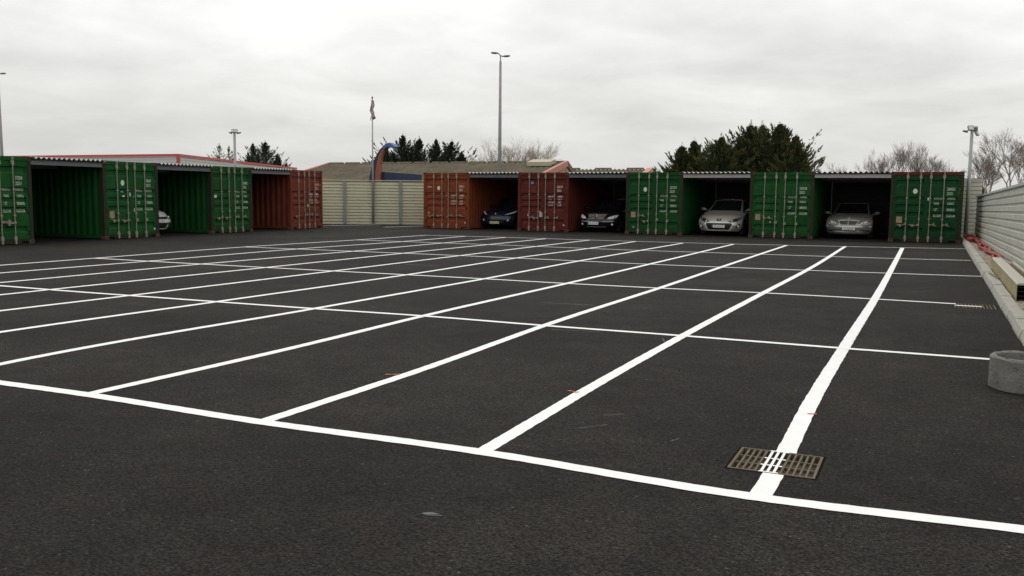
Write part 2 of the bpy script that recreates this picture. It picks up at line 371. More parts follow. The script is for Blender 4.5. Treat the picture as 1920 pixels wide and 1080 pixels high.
def gully(g, nx, ny, label, paint_fn):
    """cast iron gully grate: pit, rim and crossing bars"""
    x0, x1, y0, y1 = g
    t = tag(empty('drain_grate', ((x0+x1)/2, (y0+y1)/2, 0)), label, 'drain grate')
    hx, hy = (x1-x0)/2, (y1-y0)/2
    pit = MB(); pit.box(-hx, hx, -hy, hy, -.5, .0); pit.f = [f for i, f in enumerate(pit.f) if i != 1]; pit.build('pit', 'pit', t, fix=False)
    fr = MB(); b = .018
    for a in ((-hx+.002, hx-.002, -hy+.002, -hy+b), (-hx+.002, hx-.002, hy-b, hy-.002), (-hx+.002, -hx+b, -hy+b, hy-b), (hx-b, hx-.002, -hy+b, hy-b)): fr.box(*a, -.05, .004)
    fr.build('rim', 'grate_iron', t)
    jn = MB()
    for a in ((-hx-.013, hx+.013, -hy-.013, -hy-.001), (-hx-.013, hx+.013, hy+.001, hy+.013), (-hx-.013, -hx-.001, -hy-.001, hy+.001), (hx+.001, hx+.013, -hy-.001, hy+.001)):
        jn.add([(a[0]+random.uniform(-.004, .004), a[2], .0012), (a[1]+random.uniform(-.004, .004), a[2], .0012), (a[1], a[3], .0012), (a[0], a[3], .0012)], [(0, 1, 2, 3)])
    jn.build('bitumen_joint', 'bitumen', t, fix=False)
    for i in range(1, nx):
        x = -hx+b+(2*hx-2*b)*i/nx
        MB().box(x-.0062, x+.0062, -hy+b, hy-b, -.018, .002).build('bar', 'grate_iron', t)
    for j in range(1, ny):
        y = -hy+b+(2*hy-2*b)*j/ny
        MB().box(-hx+b, hx-b, y-.0065, y+.0065, -.022, -.0005).build('crossbar', 'grate_iron', t)
    pm = MB(); paint_fn(pm, hx, hy, nx, b)
    pm.build('paint_smear', 'line_paint', t)
    return t
def paint1(pm, hx, hy, nx, b):
    sx = -.012; c = .056
    for i in range(1, nx):
        x = -hx+b+(2*hx-2*b)*i/nx
        if abs(x-sx) < c: pm.box(x-.008, x+.008, -hy+b, hy-b, .0021, .0036)
    for j in (1, 2):
        y = -hy+b+(2*hy-2*b)*j/3
        for i in range(1, nx-1):
            x = -hx+b+(2*hx-2*b)*i/nx
            x2 = -hx+b+(2*hx-2*b)*(i+1)/nx
            if abs((x+x2)/2-sx) < c+.02: pm.box(x+.009, x2-.009, y-.0095, y+.0095, -.0004, .001)
    for y in (-hy+.0105, hy-.0105): pm.box(sx-c, sx+c, y-.008, y+.008, .0041, .0055)
gully(G1, 13, 3, 'rusty iron drain grate in the foreground with a white line painted across it', paint1)
def paint2(pm, hx, hy, nx, b):
    pm.box(-hx+.004, .10, .0-.045, .045, .0022, .0035)
gully(G2, 11, 3, 'small rusty drain grate set against the concrete kerb', paint2)

# kerb with single kerb stones, verge behind it
kerb = struct(empty('kerb', (0, 0, 0)))
prof = [(0, -.06), (.0, .035), (.030, .115), (.045, .125), (.175, .125), (.185, .115), (.185, -.06)]
kst = MB(); kst.prism(prof, 1, .004, .996)
kme = kst.mesh('kerb_stone', 'kerb_concrete')
for i in range(-6, 31):
    y = i*1.0+2.9
    o = link('kerb_stone', kme, kerb, (KX(y)+random.uniform(-.006, .006), y, random.uniform(-.006, .006)), random.uniform(-.004, .004)-.0062)
vg = MB(); rows = []
for i in range(0, 120):
    y = -4+i*.34; rows.append([(KX(y)+.17+(2.62-KX(y)-.17)*k/6, y, .07+.02*k/6+random.uniform(-.015, .02)) for k in range(7)])
vg.grid(rows); struct(vg.build('verge', 'verge_dirt', smooth=True))
gv = MB()
for i in range(700):
    y = 6+28*random.random()**1.6; x = random.uniform(KX(y)+.2, 2.45); s = random.uniform(.006, .02); z = .085+s*.2
    gv.add([(x-s, y-s, z-s*.5), (x+s, y-s*.7, z-s*.5), (x+s*.7, y+s, z-s*.5), (x-s*.8, y+s*.8, z-s*.5), (x, y, z+s*.6)], [(0, 1, 4), (1, 2, 4), (2, 3, 4), (3, 0, 4)])
g_ = gv.build('gravel', 'verge_dirt'); g_['kind'] = 'stuff'; g_['label'] = 'loose gravel and crumbs on the dirt strip behind the kerb'; g_['category'] = 'gravel'

# ------------------------------------------------------------------ shipping containers
CW, CH, CL = 2.438, 2.591, 6.058
DZ0, DZ1 = .150, 2.455
GROOVES = [(.115, .20), (.355, .425), (.465, .535), (.575, .645), (.795, .87)]
_prof = [(DZ0, .0)]
for a, b in reversed(GROOVES):
    z0, z1 = CH*(1-b), CH*(1-a); _prof += [(z0, 0), (z0+.062, .050), (z1-.030, .050), (z1, 0)]
_prof.append((DZ1, 0))
def door_y(z):
    for (a, ya), (b, yb) in zip(_prof, _prof[1:]):
        if a <= z <= b: return ya+(yb-ya)*(z-a)/(b-a) if b > a else ya
    return 0
def door_mesh(side, m_):
    x0, x1 = (.125, CW/2-.008) if side == 0 else (CW/2+.008, CW-.125)
    mb = MB(); rows = []
    xa = [(x0, 0), (x0+.07, 0), (x0+.085, 1), (x1-.085, 1), (x1-.07, 0), (x1, 0)]
    for z, y in _prof: rows.append([(x, .03+y*k, z) for x, k in xa])
    mb.grid(rows)
    # edges of the leaf
    for xe in (x0, x1): mb.grid([[(xe, .03, DZ0), (xe, .03, DZ1)], [(xe, .09, DZ0), (xe, .09, DZ1)]])
    for ze in (DZ0, DZ1): mb.grid([[(x0, .03, ze), (x1, .03, ze)], [(x0, .09, ze), (x1, .09, ze)]])
    return mb.mesh('door', m_, fix=False)
def bar_mesh():
    mb = MB(); mb.tube([(0, 0, .045), (0, 0, CH-.035)], .0165, 8)
    for z, s in ((.165, 1), (CH-.19, -1)):
        mb.prism([(-.02, z-.09), (.02, z-.09), (.045, z-.03), (.045, z+.03), (.02, z+.085), (-.02, z+.085), (-.045, z+.03), (-.045, z-.03)], 1, -.018, .028)
    for z in (.045, CH-.06): mb.box(-.026, .026, -.026, .03, z-.03, z+.03)
    for z in (.85, 1.62): mb.box(-.038, .038, -.020, .03, z-.022, z+.022)
    return mb.mesh('locking_bar', 'lock_steel')
def handle_mesh(tilt, l):
    mb = MB(); n = 5
    for i in range(n):
        x = l*i/n; z = .02*math.sin(i*1.1)+tilt*i/n
        mb.box(x, x+l/n*1.02, -.014, .006, z-.013, z+.013+(.012 if i in (0, 3) else 0))
    mb.box(l*.55, l*.55+.045, -.02, .03, tilt*.55-.03, tilt*.55+.075); mb.box(-.02, .05, -.022, .008, -.035, .035)
    return mb.mesh('handle', 'lock_steel')
def side_mesh(m_):
    mb = MB(); pts = []; y = .12; p = .278
    while y < CL-.13:
        for dy, dx in ((0, 0), (.072, 0), (.140, .036), (.212, .036)):
            if y+dy < CL-.12: pts.append((y+dy, dx))
        y += p
    pts.append((CL-.12, 0))
    mb.grid([[(dx, y, .14) for y, dx in pts], [(dx, y, CH-.07) for y, dx in pts]])
    return mb.mesh('side_wall', m_, fix=False)
def casting_mesh():
    mb = MB(); w_, d_, h_ = .162, .178, .118
    mb.box(0, w_, .012, d_, 0, h_)
    o = len(mb.v); cx_, cz_ = w_/2, h_/2          # front plate with an oval eye
    ring_o = []; ring_i = []; n = 12
    for k in range(n):
        a = 2*math.pi*k/n; c, s = math.cos(a), math.sin(a); q = max(abs(c)/(w_/2), abs(s)/(h_/2)); ring_o.append((cx_+c/q, 0, cz_+s/q)); ring_i.append((cx_+.036*c, 0, cz_+.028*s))
    mb.grid([ring_o, ring_i], True); mb.grid([ring_i, [(x, .0115, z) for x, y, z in ring_i]], True)
    mb.grid([ring_o, [(x, .012, z) for x, y, z in ring_o]], True)
    return mb.mesh('corner_casting', 'rust_casting', fix=False)
def eye_mesh():
    mb = MB(); mb.prism([(.081+.0355*math.cos(a*math.pi/6), .059+.0275*math.sin(a*math.pi/6)) for a in range(12)], 1, .0105, .0118); return mb.mesh('eye', 'rubber')

def container(key, loc, rz, pm, label, serial, opts):
    t = tag(empty('shipping_container', loc, rz), label, 'container', 'shipping containers round the yard')
    red = pm.startswith('red'); wp = 'white_print_red' if red else 'white_print'
    pmat = 'rust_post' if not red else pm
    for x in (0, CW-.125):                                   # corner posts
        link('corner_post', cached(('fp', pmat), lambda: MB().box(.004, .121, .012, .16, .118, CH-.118).mesh('corner_post', pmat)), t, (x, 0, 0))
        link('corner_post', cached(('rp', pm), lambda: MB().box(.004, .121, CL-.16, CL-.012, .118, CH-.118).mesh('corner_post', pm)), t, (x, 0, 0))
    cme = cached('cast', casting_mesh); eme = cached('eye', eye_mesh)
    for x in (0, CW-.162):
        for z in (0, CH-.118):
            c = link('corner_casting', cme, t, (x, 0, z)); link('eye', eme, c)
            c = link('corner_casting', cme, t, (CW-x, CL, z), math.pi); 
    hm = 'red_maroon' if opts.get('rusthead') else pm
    link('door_header', cached(('hd', hm), lambda: MB().box(.162, CW-.162, .008, .13, CH-.128, CH-.012).mesh('door_header', hm)), t)
    def sill():
        mb = MB(); mb.box(.165, .42, .016, .12, .085, .142); mb.box(.42, CW-.42, .012, .12, .022, .142); mb.box(CW-.42, CW-.165, .016, .12, .085, .142); mb.box(.165, CW-.165, .11, .13, .0, .085); return mb.mesh('door_sill', pmat if not red else pm)
    link('door_sill', cached(('sl', pm), sill), t)
    sm = cached(('side', pm), lambda: side_mesh(pm))
    link('side_wall', sm, t, (.01, 0, 0)); link('side_wall', sm, t, (CW-.01, CL, 0), math.pi)
    rail = cached(('rail', pm), lambda: MB().box(.003, .06, .178, CL-.178, CH-.08, CH-.018).box(.003, .055, .178, CL-.178, .03, .15).mesh('side_rail', pm))
    link('side_rail', rail, t); link('side_rail', rail, t, (CW-.063, 0, 0))
    def roof():
        mb = MB(); pts = []; y = .13
        while y < CL-.2: pts += [(y, 0), (y+.10, 0), (y+.13, .02), (y+.19, .02)]; y += .22
        pts.append((CL-.13, 0)); mb.grid([[(.06, y, CH-.04+d) for y, d in pts], [(CW-.06, y, CH-.04+d) for y, d in pts]]); return mb.mesh('roof_panel', pm, fix=False)
    link('roof_panel', cached(('roof', pm), roof), t)
    def rear():
        mb = MB(); pts = []; x = .125
        while x < CW-.3: pts += [(x, 0), (x+.11, 0), (x+.15, .04), (x+.26, .04)]; x += .30
        pts.append((CW-.125, 0)); mb.grid([[(x, CL-.02-d, .12) for x, d in pts], [(x, CL-.02-d, CH-.1) for x, d in pts]]); return mb.mesh('rear_wall', pm, fix=False)
    link('rear_wall', cached(('rear', pm), rear), t)
    link('floor', cached('cfloor', lambda: MB().box(.06, CW-.06, .14, CL-.1, .12, .15).mesh('floor', 'brown_timber')), t)
    link('gasket', cached('gask', lambda: MB().box(CW/2-.0075, CW/2+.0075, .036, .06, DZ0, DZ1).mesh('gasket', 'rubber')), t)
    bm_ = cached('bar', bar_mesh)
    for side in (0, 1):
        d = link('door', cached(('door', side, pm), lambda: door_mesh(side, pm)), t)
        for k, fx in enumerate(((.235, .415), (.555, .735))[side]):
            link('locking_bar', bm_, d, (fx*CW, -.012, 0))
            tl, ln, hz, dirn = opts.get('handles', [(.03, .30, .66, 1), (.02, .30, .64, -1), (.01, .28, .66, 1), (.0, .28, .64, 1)])[side*2+k]
            hme = cached(('h', tl, ln), lambda: handle_mesh(tl, ln))
            h = link('handle', hme, d, (fx*CW, -.022, hz))
            if dirn < 0: h.rotation_euler = (0, math.pi, 0); h.location.y = -.028
        for z in (.33, .95, 1.62, 2.28):
            link('hinge', cached('hinge', lambda: MB().box(-.035, .035, .008, .031, -.055, .055).tube([(0, .008, -.06), (0, .008, .06)], .015, 6).mesh('hinge', 'rust_post')), d, (.14 if side == 0 else CW-.14, 0, z))
        def put(txt, x, z, size, xs=.72, name='lettering'):
            me = text_mesh(txt, size, wp, xs)
            for v in me.vertices: v.co.y = door_y(z+v.co.z)
            link(name, me, d, (x, .0265, z))
        def disc(name, x, z, rx, rz_, m_, n=20):
            mb = MB(); mb.add([(rx*math.cos(2*math.pi*i/n), 0, rz_*math.sin(2*math.pi*i/n)) for i in range(n)], [tuple(range(n))]); mb.build(name, m_, d, (x, .027, z), fix=False)
        def rect(name, x, z, wd, hg, m_):
            mb = MB(); mb.box(0, wd, -.006, .004, 0, hg); mb.build(name, m_, d, (x, .025, z))
        for q in opts.get('patch%d' % side, []): rect('paint_patch', *q)
        if side == 1:
            num, chk, fade = serial
            put(num, .775*CW, 1.905, .145, .66); put(chk, .945*CW, 1.905, .15, .66); put('22G1', .775*CW, 1.745, .145, .68)
            yz = (1.575, 1.385, 1.165, .945) if not red else (1.50, 1.37, 1.25, 1.12)
            sz = .115 if not red else .10
            for i, (a, b) in enumerate(opts.get('rows', (('MAX.GR', '30480KG'), ('TARE', '2220KG'), ('NET', '28260KG'), ('CU.CAP', '33.2CU.M')))):
                if not (red and i == 3 and False): put(a, .605*CW, yz[i], sz, .66)
                put(b, .785*CW, yz[i], sz, .60)
            if opts.get('white_tab'): rect('small_tab', .90*CW, .26, .13, .06, 'sticker')
            for q in opts.get('scraps1', []): rect('sticker', *q)
        else:
            if opts.get('disc'): disc('round_sticker', opts['disc']*CW, 1.87, .078, .095, 'sticker')
            if opts.get('plac'): rect('placard', .10*CW, .70, .20, .23, 'placard')
            if opts.get('script'): put(opts['script'], .075*CW, 1.90, .10, .8)
            for q in opts.get('scraps0', []): rect('sticker', *q)
    return t

BA, LA = -.0179, 1.6197
def back(s, dy=0): return (s*math.cos(BA)-dy*math.sin(BA), 31.5457+s*math.sin(BA)+dy*math.cos(BA), 0)
def left(s, dy=0): return (-23.0282+s*math.cos(LA)-dy*math.sin(LA), s*math.sin(LA)+dy*math.cos(LA), 0)
BS = [-20.843, -15.935, -10.885, -5.731, -.572]; LS = [11.283, 16.414, 21.581, 26.612]
rr = (('MAX.WT', '30480KG'), ('TARE', '2250KG'), ('PAYLOAD', '28230'), ('CU.CAP', '33.1M3'))
container('R0', back(BS[0]), BA, 'red_orange', 'orange red shipping container beside the beige fence, marked 304311', ('304311', '2', 0), dict(disc=.335, script='coronor', white_tab=1, rows=rr, handles=[(.05, .33, .60, -1), (.03, .30, .62, -1), (.0, .3, .6, 1), (-.03, .34, .62, 1)], scraps1=[(.505*CW, 1.50, .03, .05, 'sticker'), (.515*CW, .52, .03, .04, 'sticker')], scraps0=[(.11*CW, .66, .035, .10, 'sticker')]))
container('R1', back(BS[1]), BA, 'red_maroon', 'dark maroon shipping container between the two black parked cars', ('202131', '5', 0), dict(rows=rr, white_tab=1, patch0=[(.265*CW, 1.70, .23, .30, 'red_brown')], handles=[(.0, .3, .60, 1), (.02, .3, .60, -1), (.0, .2, .60, 1), (.0, .2, .6, 1)], scraps0=[(.26*CW, 2.08, .13, .10, 'sticker_blue'), (.20*CW, .66, .035, .10, 'sticker'), (.44*CW, .63, .05, .26, 'sticker'), (.475*CW, .63, .035, .2, 'sticker')]))
container('R2', back(BS[2]), BA, 'green_c', 'green shipping container between the black car and the champagne hatchback', ('327029', '2', 0), dict(disc=.345, plac=1, handles=[(.0, .30, .77, 1), (.03, .28, .57, -1), (.0, .05, .6, 1), (.0, .05, .56, 1)], scraps0=[(.14*CW, .27, .04, .05, 'sticker'), (.165*CW, .72, .03, .09, 'sticker')]))
container('R3', back(BS[3]), BA, 'green_b', 'green shipping container between the champagne hatchback and the silver saloon', ('320026', '7', 0), dict(plac=1, patch1=[(.76*CW, .555, .38, .34, 'green_d')], handles=[(.02, .34, .77, 1), (.0, .05, .6, 1), (.0, .05, .56, 1), (.0, .05, .56, 1)], scraps0=[(.155*CW, .70, .04, .11, 'sticker'), (.33*CW, .60, .04, .05, 'sticker')], scraps1=[(.55*CW, 1.28, .03, .2, 'sticker')]))
container('R4', back(BS[4]), BA, 'green_d', 'green shipping container in the corner against the metal wall, marked 324531', ('324531', '8', 0), dict(disc=.345, plac=1, rusthead=1, handles=[(.06, .30, .66, -1), (.02, .34, .64, -1), (.0, .25, .64, 1), (.0, .24, .64, 1)], scraps1=[(.52*CW, 1.54, .05, .10, 'sticker'), (.915*CW, 1.72, .14, .16, 'green_a'), (.94*CW, 1.56, .10, .06, 'green_c')]))
container('L0', left(LS[0]), LA, 'green_a', 'green shipping container cut off by the left edge of the photo', ('37204', '1', 0), dict(handles=[(.02, .3, .66, 1), (.02, .3, .64, -1), (.0, .40, .66, 1), (.02, .34, .64, -1)]))
container('L1', left(LS[1]), LA, 'green_a', 'green shipping container with a round sticker, in front of the white car', ('34267', '6', 0), dict(disc=.345, plac=1, white_tab=1, handles=[(-.02, .32, .62, -1), (.02, .32, .62, -1), (.0, .05, .6, 1), (.0, .05, .6, 1)], scraps0=[(.30*CW, 1.55, .12, .05, 'sticker_blue'), (.33*CW, 1.40, .10, .05, 'sticker'), (.46*CW, 1.42, .05, .12, 'sticker')], scraps1=[(.53*CW, 1.36, .04, .1, 'sticker_blue'), (.535*CW, .9, .03, .12, 'sticker')]))
container('L2', left(LS[2]), LA, 'green_b', 'green shipping container next to the red one in the left row', ('320092', '4', 0), dict(patch0=[(.12*CW, .17, .26, .15, 'green_d')], patch1=[(.76*CW, .17, .36, .16, 'green_d'), (.58*CW, .56, .34, .30, 'green_c')], handles=[(.04, .33, .62, -1), (.03, .3, .62, -1), (.0, .25, .62, 1), (.0, .25, .62, 1)], scraps0=[(.08*CW, 1.38, .13, .10, 'sticker')]))
container('L3', left(LS[3]), LA, 'red_brown', 'weathered red brown container at the far end of the left row', ('301775', '0', 0), dict(rows=rr, handles=[(.05, .3, .60, -1), (.03, .28, .60, 1), (.0, .28, .62, 1), (.0, .2, .6, 1)], scraps0=[(.23*CW, 2.05, .12, .12, 'sticker_blue')], scraps1=[(.515*CW, .98, .08, .10, 'sticker')]))

# corrugated roofs and rear cladding that close the bays between the containers
def canopy(posf, s0, s1, rz, beam, label, wlabel):
    g = s1-s0
    t = tag(empty('bay_roof', posf(s0), rz), label, 'roof', 'corrugated roofs over the bays')
    ns = 3; ov = .06; wd = (g+.04)/ns; pitch = .185
    for k in range(ns):
        a = -.02+k*wd; b = a+wd+(ov if k < ns-1 else 0); mb = MB(); n = max(8, int((b-a)/pitch*10))
        top = []; bot = []
        for i in range(n+1):
            x = a+(b-a)*i/n; z = .032*math.cos(2*math.pi*x/pitch)+.004*k; top.append((x, z+.005)); bot.append((x, z-.004))
        rows = []
        for (y, dz) in ((-.10, 2.565), (3, 2.475), (6.0, 2.385)): rows.append([(x, y, z+dz) for x, z in top]+[(x, y, z+dz) for x, z in reversed(bot)])
        o = len(mb.v); mb.grid(rows, True); nn = len(rows[0])
        for r in (0, 2):
            for i in range(n): mb.f.append((o+r*nn+i, o+r*nn+i+1, o+r*nn+nn-2-i, o+r*nn+nn-1-i))
        mb.build('roof_sheet', 'roof_sheet', t, fix=False)
    MB().box(.005, g-.005, .02, .10, 2.36, 2.50).box(.005, g-.005, -.01, .02, 2.36, 2.375).box(.005, g-.005, -.01, .02, 2.488, 2.50).build('beam', beam, t)
    for y in (2.0, 4.0): MB().box(.004, g-.004, y, y+.06, 2.53-.03*y-.17, 2.53-.03*y-.03).build('purlin', 'beam_steel', t)
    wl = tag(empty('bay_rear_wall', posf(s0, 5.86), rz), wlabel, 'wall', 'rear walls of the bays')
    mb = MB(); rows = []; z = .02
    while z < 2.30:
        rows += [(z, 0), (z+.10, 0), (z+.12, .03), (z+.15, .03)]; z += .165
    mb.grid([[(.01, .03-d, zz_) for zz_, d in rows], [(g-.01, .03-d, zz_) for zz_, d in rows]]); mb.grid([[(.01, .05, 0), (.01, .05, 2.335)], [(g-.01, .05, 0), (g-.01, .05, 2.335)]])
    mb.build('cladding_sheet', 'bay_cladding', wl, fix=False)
bn = ['over the dark navy car', 'over the black car with the chrome grille', 'over the champagne hatchback', 'over the silver saloon']
for i in range(4):
    canopy(back, BS[i]+CW, BS[i+1], BA, 'beam_pale' if i > 1 else 'beam_steel', 'corrugated metal bay roof '+bn[i], 'dark ribbed rear wall of the bay '+['behind the dark navy car', 'behind the black car with the chrome grille', 'behind the champagne hatchback', 'behind the silver saloon'][i])
ln_ = ['nearest to the left photo edge', 'over the white car', 'over the bay between the green and the red brown container of the left row']
for i in range(3):
    canopy(left, LS[i]+CW, LS[i+1], LA, 'beam_steel', 'corrugated metal bay roof '+ln_[i], 'dark ribbed rear wall of the '+['empty bay nearest to the left photo edge', 'bay with the white car', 'bay next to the red brown container of the left row'][i])

# ------------------------------------------------------------------ cars
def car(loc, rz, body, label, K):
    """K: front rows (y, z, halfwidth, bulge), cabin and lamp shapes; x across, y towards the tail, z up"""
    t = tag(empty('parked_car', loc, rz), label, 'car', 'cars parked in the container bays')
    Lc = K['L']; rows = K['rows']; U = [i/12 for i in range(-12, 13)]
    def prow(r): y, z, wd, bl, dr = r; return [(wd*u, y+bl*abs(u)**2.6, z-dr*abs(u)**4) for u in U]
    mb = MB(); mb.grid([prow(r) for r in rows])
    tail = K['tail']; mb.grid([prow(r) for r in tail])
    # flanks with wheel arches
    wr = K['wr']; wy = K['wheels']; w0 = K['w']
    for s in (-1, 1):
        def edge(rws): return [prow(r)[0 if s < 0 else -1] for r in rws]
        upper = edge(rows); back_ = edge(tail)
        bel = [(p[1], p[2]) for p in upper[len(K['front']):]]
        zs = .22; low = []
        for yc in wy:
            for k in range(9):
                a = math.pi-math.pi*k/8; low.append((yc+wr*1.13*math.cos(a), max(zs, .02+wr+wr*1.13*math.sin(a))))
        prof_ = [(p[0], p[1], p[2]) for p in upper]+[(p[0], p[1], p[2]) for p in back_[1:]]
        lowp = [(s*(w0-.01), y, z) for y, z in reversed(low)]
        o = len(mb.v); loop = prof_+lowp; mb.v += [tuple(p) for p in loop]; mb.f.append(tuple(range(o, o+len(loop))))
    mb.build('body', body, t, smooth=False)
    # cabin
    cb_ = K['cabin']; c2 = MB(); c2.grid([prow(r) for r in cb_])
    for s in (0, -1):
        pts = [prow(r)[s] for r in cb_]; o = len(c2.v); c2.v += pts; c2.f.append(tuple(range(o, o+len(pts))))
    c2.build('cabin', body, t)
    def strip(r0, r1, u0, u1, off, nm, m_):
        rs = []
        for k in range(5):
            q = [a+(b-a)*k/4 for a, b in zip(r0, r1)]; y, z, wd, bl, dr = q
            rs.append([(wd*u, y+bl*abs(u)**2.6-off*.55, z-dr*abs(u)**4+off) for u in [u0+(u1-u0)*i/12 for i in range(13)]])
        return MB().grid(rs).build(nm, m_, t, smooth=True)
    a, b = cb_[0], cb_[1]; lerp = lambda f: [p+(q-p)*f for p, q in zip(a, b)]
    strip(lerp(.03), lerp(.93), -.90, .90, .008, 'windscreen', 'glass_dark')
    e, f_ = cb_[-2], cb_[-1]; strip([p+(q-p)*.1 for p, q in zip(e, f_)], [p+(q-p)*.9 for p, q in zip(e, f_)], -.85, .85, .012, 'rear_window', 'glass_dark')
    for s in (-1, 1):
        pb = [prow(r)[0 if s < 0 else -1] for r in cb_]
        def pp(i, j, fz):
            p = Vector(pb[i]); q = Vector(pb[j]); return p+(q-p)*fz
        q0, q1, q2, q3 = pp(0, 1, .12), pp(0, 1, .88), pp(-1, -2, .88), pp(-1, -2, .15)
        for (fa, fb) in ((.05, .47), (.53, .95)):
            l0 = q0.lerp(q3, fa); l1 = q0.lerp(q3, fb); u0 = q1.lerp(q2, fa); u1 = q1.lerp(q2, fb)
            ofs = Vector((s*.012, 0, 0)); MB().add([l0+ofs, l1+ofs, u1+ofs, u0+ofs], [(0, 1, 2, 3)]).build('side_window', 'glass_dark', t, fix=False)
    # front surface as a function of (x, z)
    fr = K['front']
    def fy(x, z):
        for r0, r1 in zip(rows, rows[1:]):
            if r0[1] <= z <= r1[1]:
                k = (z-r0[1])/(r1[1]-r0[1]+1e-9); y = r0[0]+(r1[0]-r0[0])*k; wd = r0[2]+(r1[2]-r0[2])*k; bl = r0[3]+(r1[3]-r0[3])*k
                return y+bl*min(1, abs(x)/wd)**2.6
        return rows[0][0]
    def patch(poly, off, nm, m_, depth=.03, par=None):
        bm = bmesh.new(); vs_ = [bm.verts.new((x, 0, z)) for x, z in poly]; bm.faces.new(vs_)
        bmesh.ops.triangulate(bm, faces=bm.faces[:]); bmesh.ops.subdivide_edges(bm, edges=bm.edges[:], cuts=3, use_grid_fill=True)
        bmesh.ops.triangulate(bm, faces=bm.faces[:])
        for v in bm.verts: v.co.y = fy(v.co.x, v.co.z)-off
        be = [e for e in bm.edges if len(e.link_faces) == 1]
        r = bmesh.ops.extrude_edge_only(bm, edges=be)
        for v in [g for g in r['geom'] if isinstance(g, bmesh.types.BMVert)]: v.co.y += depth
        bmesh.ops.recalc_face_normals(bm, faces=bm.faces)
        me = bpy.data.meshes.new(nm); bm.to_mesh(me); bm.free(); me.materials.append(MT[m_]); return link(nm, me, par or t)
    def disc(x, z, r, off, nm, m_, par=None, sq=1):
        return patch([(x+r*math.cos(2*math.pi*i/14), z+r*sq*math.sin(2*math.pi*i/14)) for i in range(14)], off, nm, m_, .02, par)
    def bead(x, z, r, off, nm, m_, n=3):
        y = fy(x, z)-off; o = MB(); o.grid([[(x+r*c*math.cos(a), y-r*.5*s_, z+r*c*math.sin(a)) for a in [2*math.pi*i/12 for i in range(12)]] for c, s_ in ((1, 0), (.8, .6), (.4, .92), (.02, 1))], True); return o.build(nm, m_, t, smooth=True)
    K['details'](patch, disc, bead, fy, t)
    # number plate
    px, pz, pw, ph, txt, pm_ = K['plate']; y = fy(px, pz)-.03
    pl = MB().box(px-pw/2, px+pw/2, y-.012, y, pz-ph/2, pz+ph/2).build('number_plate', pm_, t)
    MB().box(px-pw/2, px-pw/2+.05, y-.0135, y-.0122, pz-ph/2+.003, pz+ph/2-.003).build('blue_band', 'plate_blue', pl)
    tm = text_mesh(txt, ph*1.02, 'plate_text', .70, align='CENTER'); link('lettering', tm, pl, (px+.025, y-.0135, pz-ph*.36))
    # mirrors
    mx_, my_, mz_ = K['mirror']
    for s in (-1, 1):
        q = MB(); q.grid([[(s*(mx_+r*.115*math.cos(a)), my_+yy, mz_+r*.07*math.sin(a)) for a in [2*math.pi*i/10 for i in range(10)]] for r, yy in ((.05, -.07), (.7, -.055), (1, 0), (1, .06), (.05, .065))], True)
        q.box(min(s*(mx_-.2), s*(mx_-.08)), max(s*(mx_-.2), s*(mx_-.08)), my_-.02, my_+.03, mz_-.06, mz_-.03)
        q.build('mirror', K.get('mirror_mat', body), t, smooth=True)
    for s in (-1, 1):
        for yc in wy:
            wl = empty('wheel', (s*(w0-.115), yc, wr), 0, t)
            ty = MB(); ty.grid([[(x, r*math.cos(a), r*math.sin(a)) for a in [2*math.pi*i/20 for i in range(20)]] for x, r in ((-.10, wr*.62), (-.10, wr*.9), (-.075, wr), (.075, wr), (.10, wr*.9), (.10, wr*.62))], True); ty.build('tyre', 'tyre', wl, smooth=True)
            rm = MB()
            for k in range(5):
                a = 2*math.pi*k/5; d = Vector((0, math.cos(a), math.sin(a))); e_ = Vector((0, -math.sin(a), math.cos(a)))
                c0 = Vector((s*.07, 0, 0)); rm.add([c0-e_*.03, c0+e_*.03, c0+d*wr*.6+e_*.045, c0+d*wr*.6-e_*.045], [(0, 1, 2, 3)])
            rm.grid([[(s*.085, r*math.cos(a), r*math.sin(a)) for a in [2*math.pi*i/20 for i in range(20)]] for r in (wr*.55, wr*.64)], True); rm.build('rim', 'alloy', wl, fix=False)
    MB().box(-w0+.2, w0-.2, rows[0][0]+.25, Lc-.3, .17, .24).build('underside', 'rubber', t)
    return t
def mirror_poly(p): return [(-x, z) for x, z in reversed(p)]

def hatch_rows(w_, zb=.20, hood=.80, scr=.98, nose=.0):
    fr = [(.10, zb, w_*.86, .30, 0), (.03, zb+.10, w_*.93, .30, 0), (.0+nose, .45, w_*.97, .30, 0), (.04, .60, w_*.99, .32, .0), (.12, .70, w_*.985, .36, .0), (.24, hood-.03, w_*.96, .34, .02)]
    hd = [(.42, hood+.03, w_*.95, .26, .05), (.75, hood+.10, w_*.955, .14, .09), (1.10, scr, w_*.965, .02, .13)]
    return fr, fr+hd
def std_tail(w_, L, zt, zb=.25): return [(1.10, zt, w_*.965, 0, .13), (2.2, zt, w_, 0, .13), (L-.9, zt+.0, w_*.98, 0, .12), (L-.18, zt, w_*.90, 0, .10), (L-.03, .80, w_*.93, -.10, 0), (L, .55, w_*.93, -.15, 0), (L-.05, zb, w_*.88, -.15, 0)]

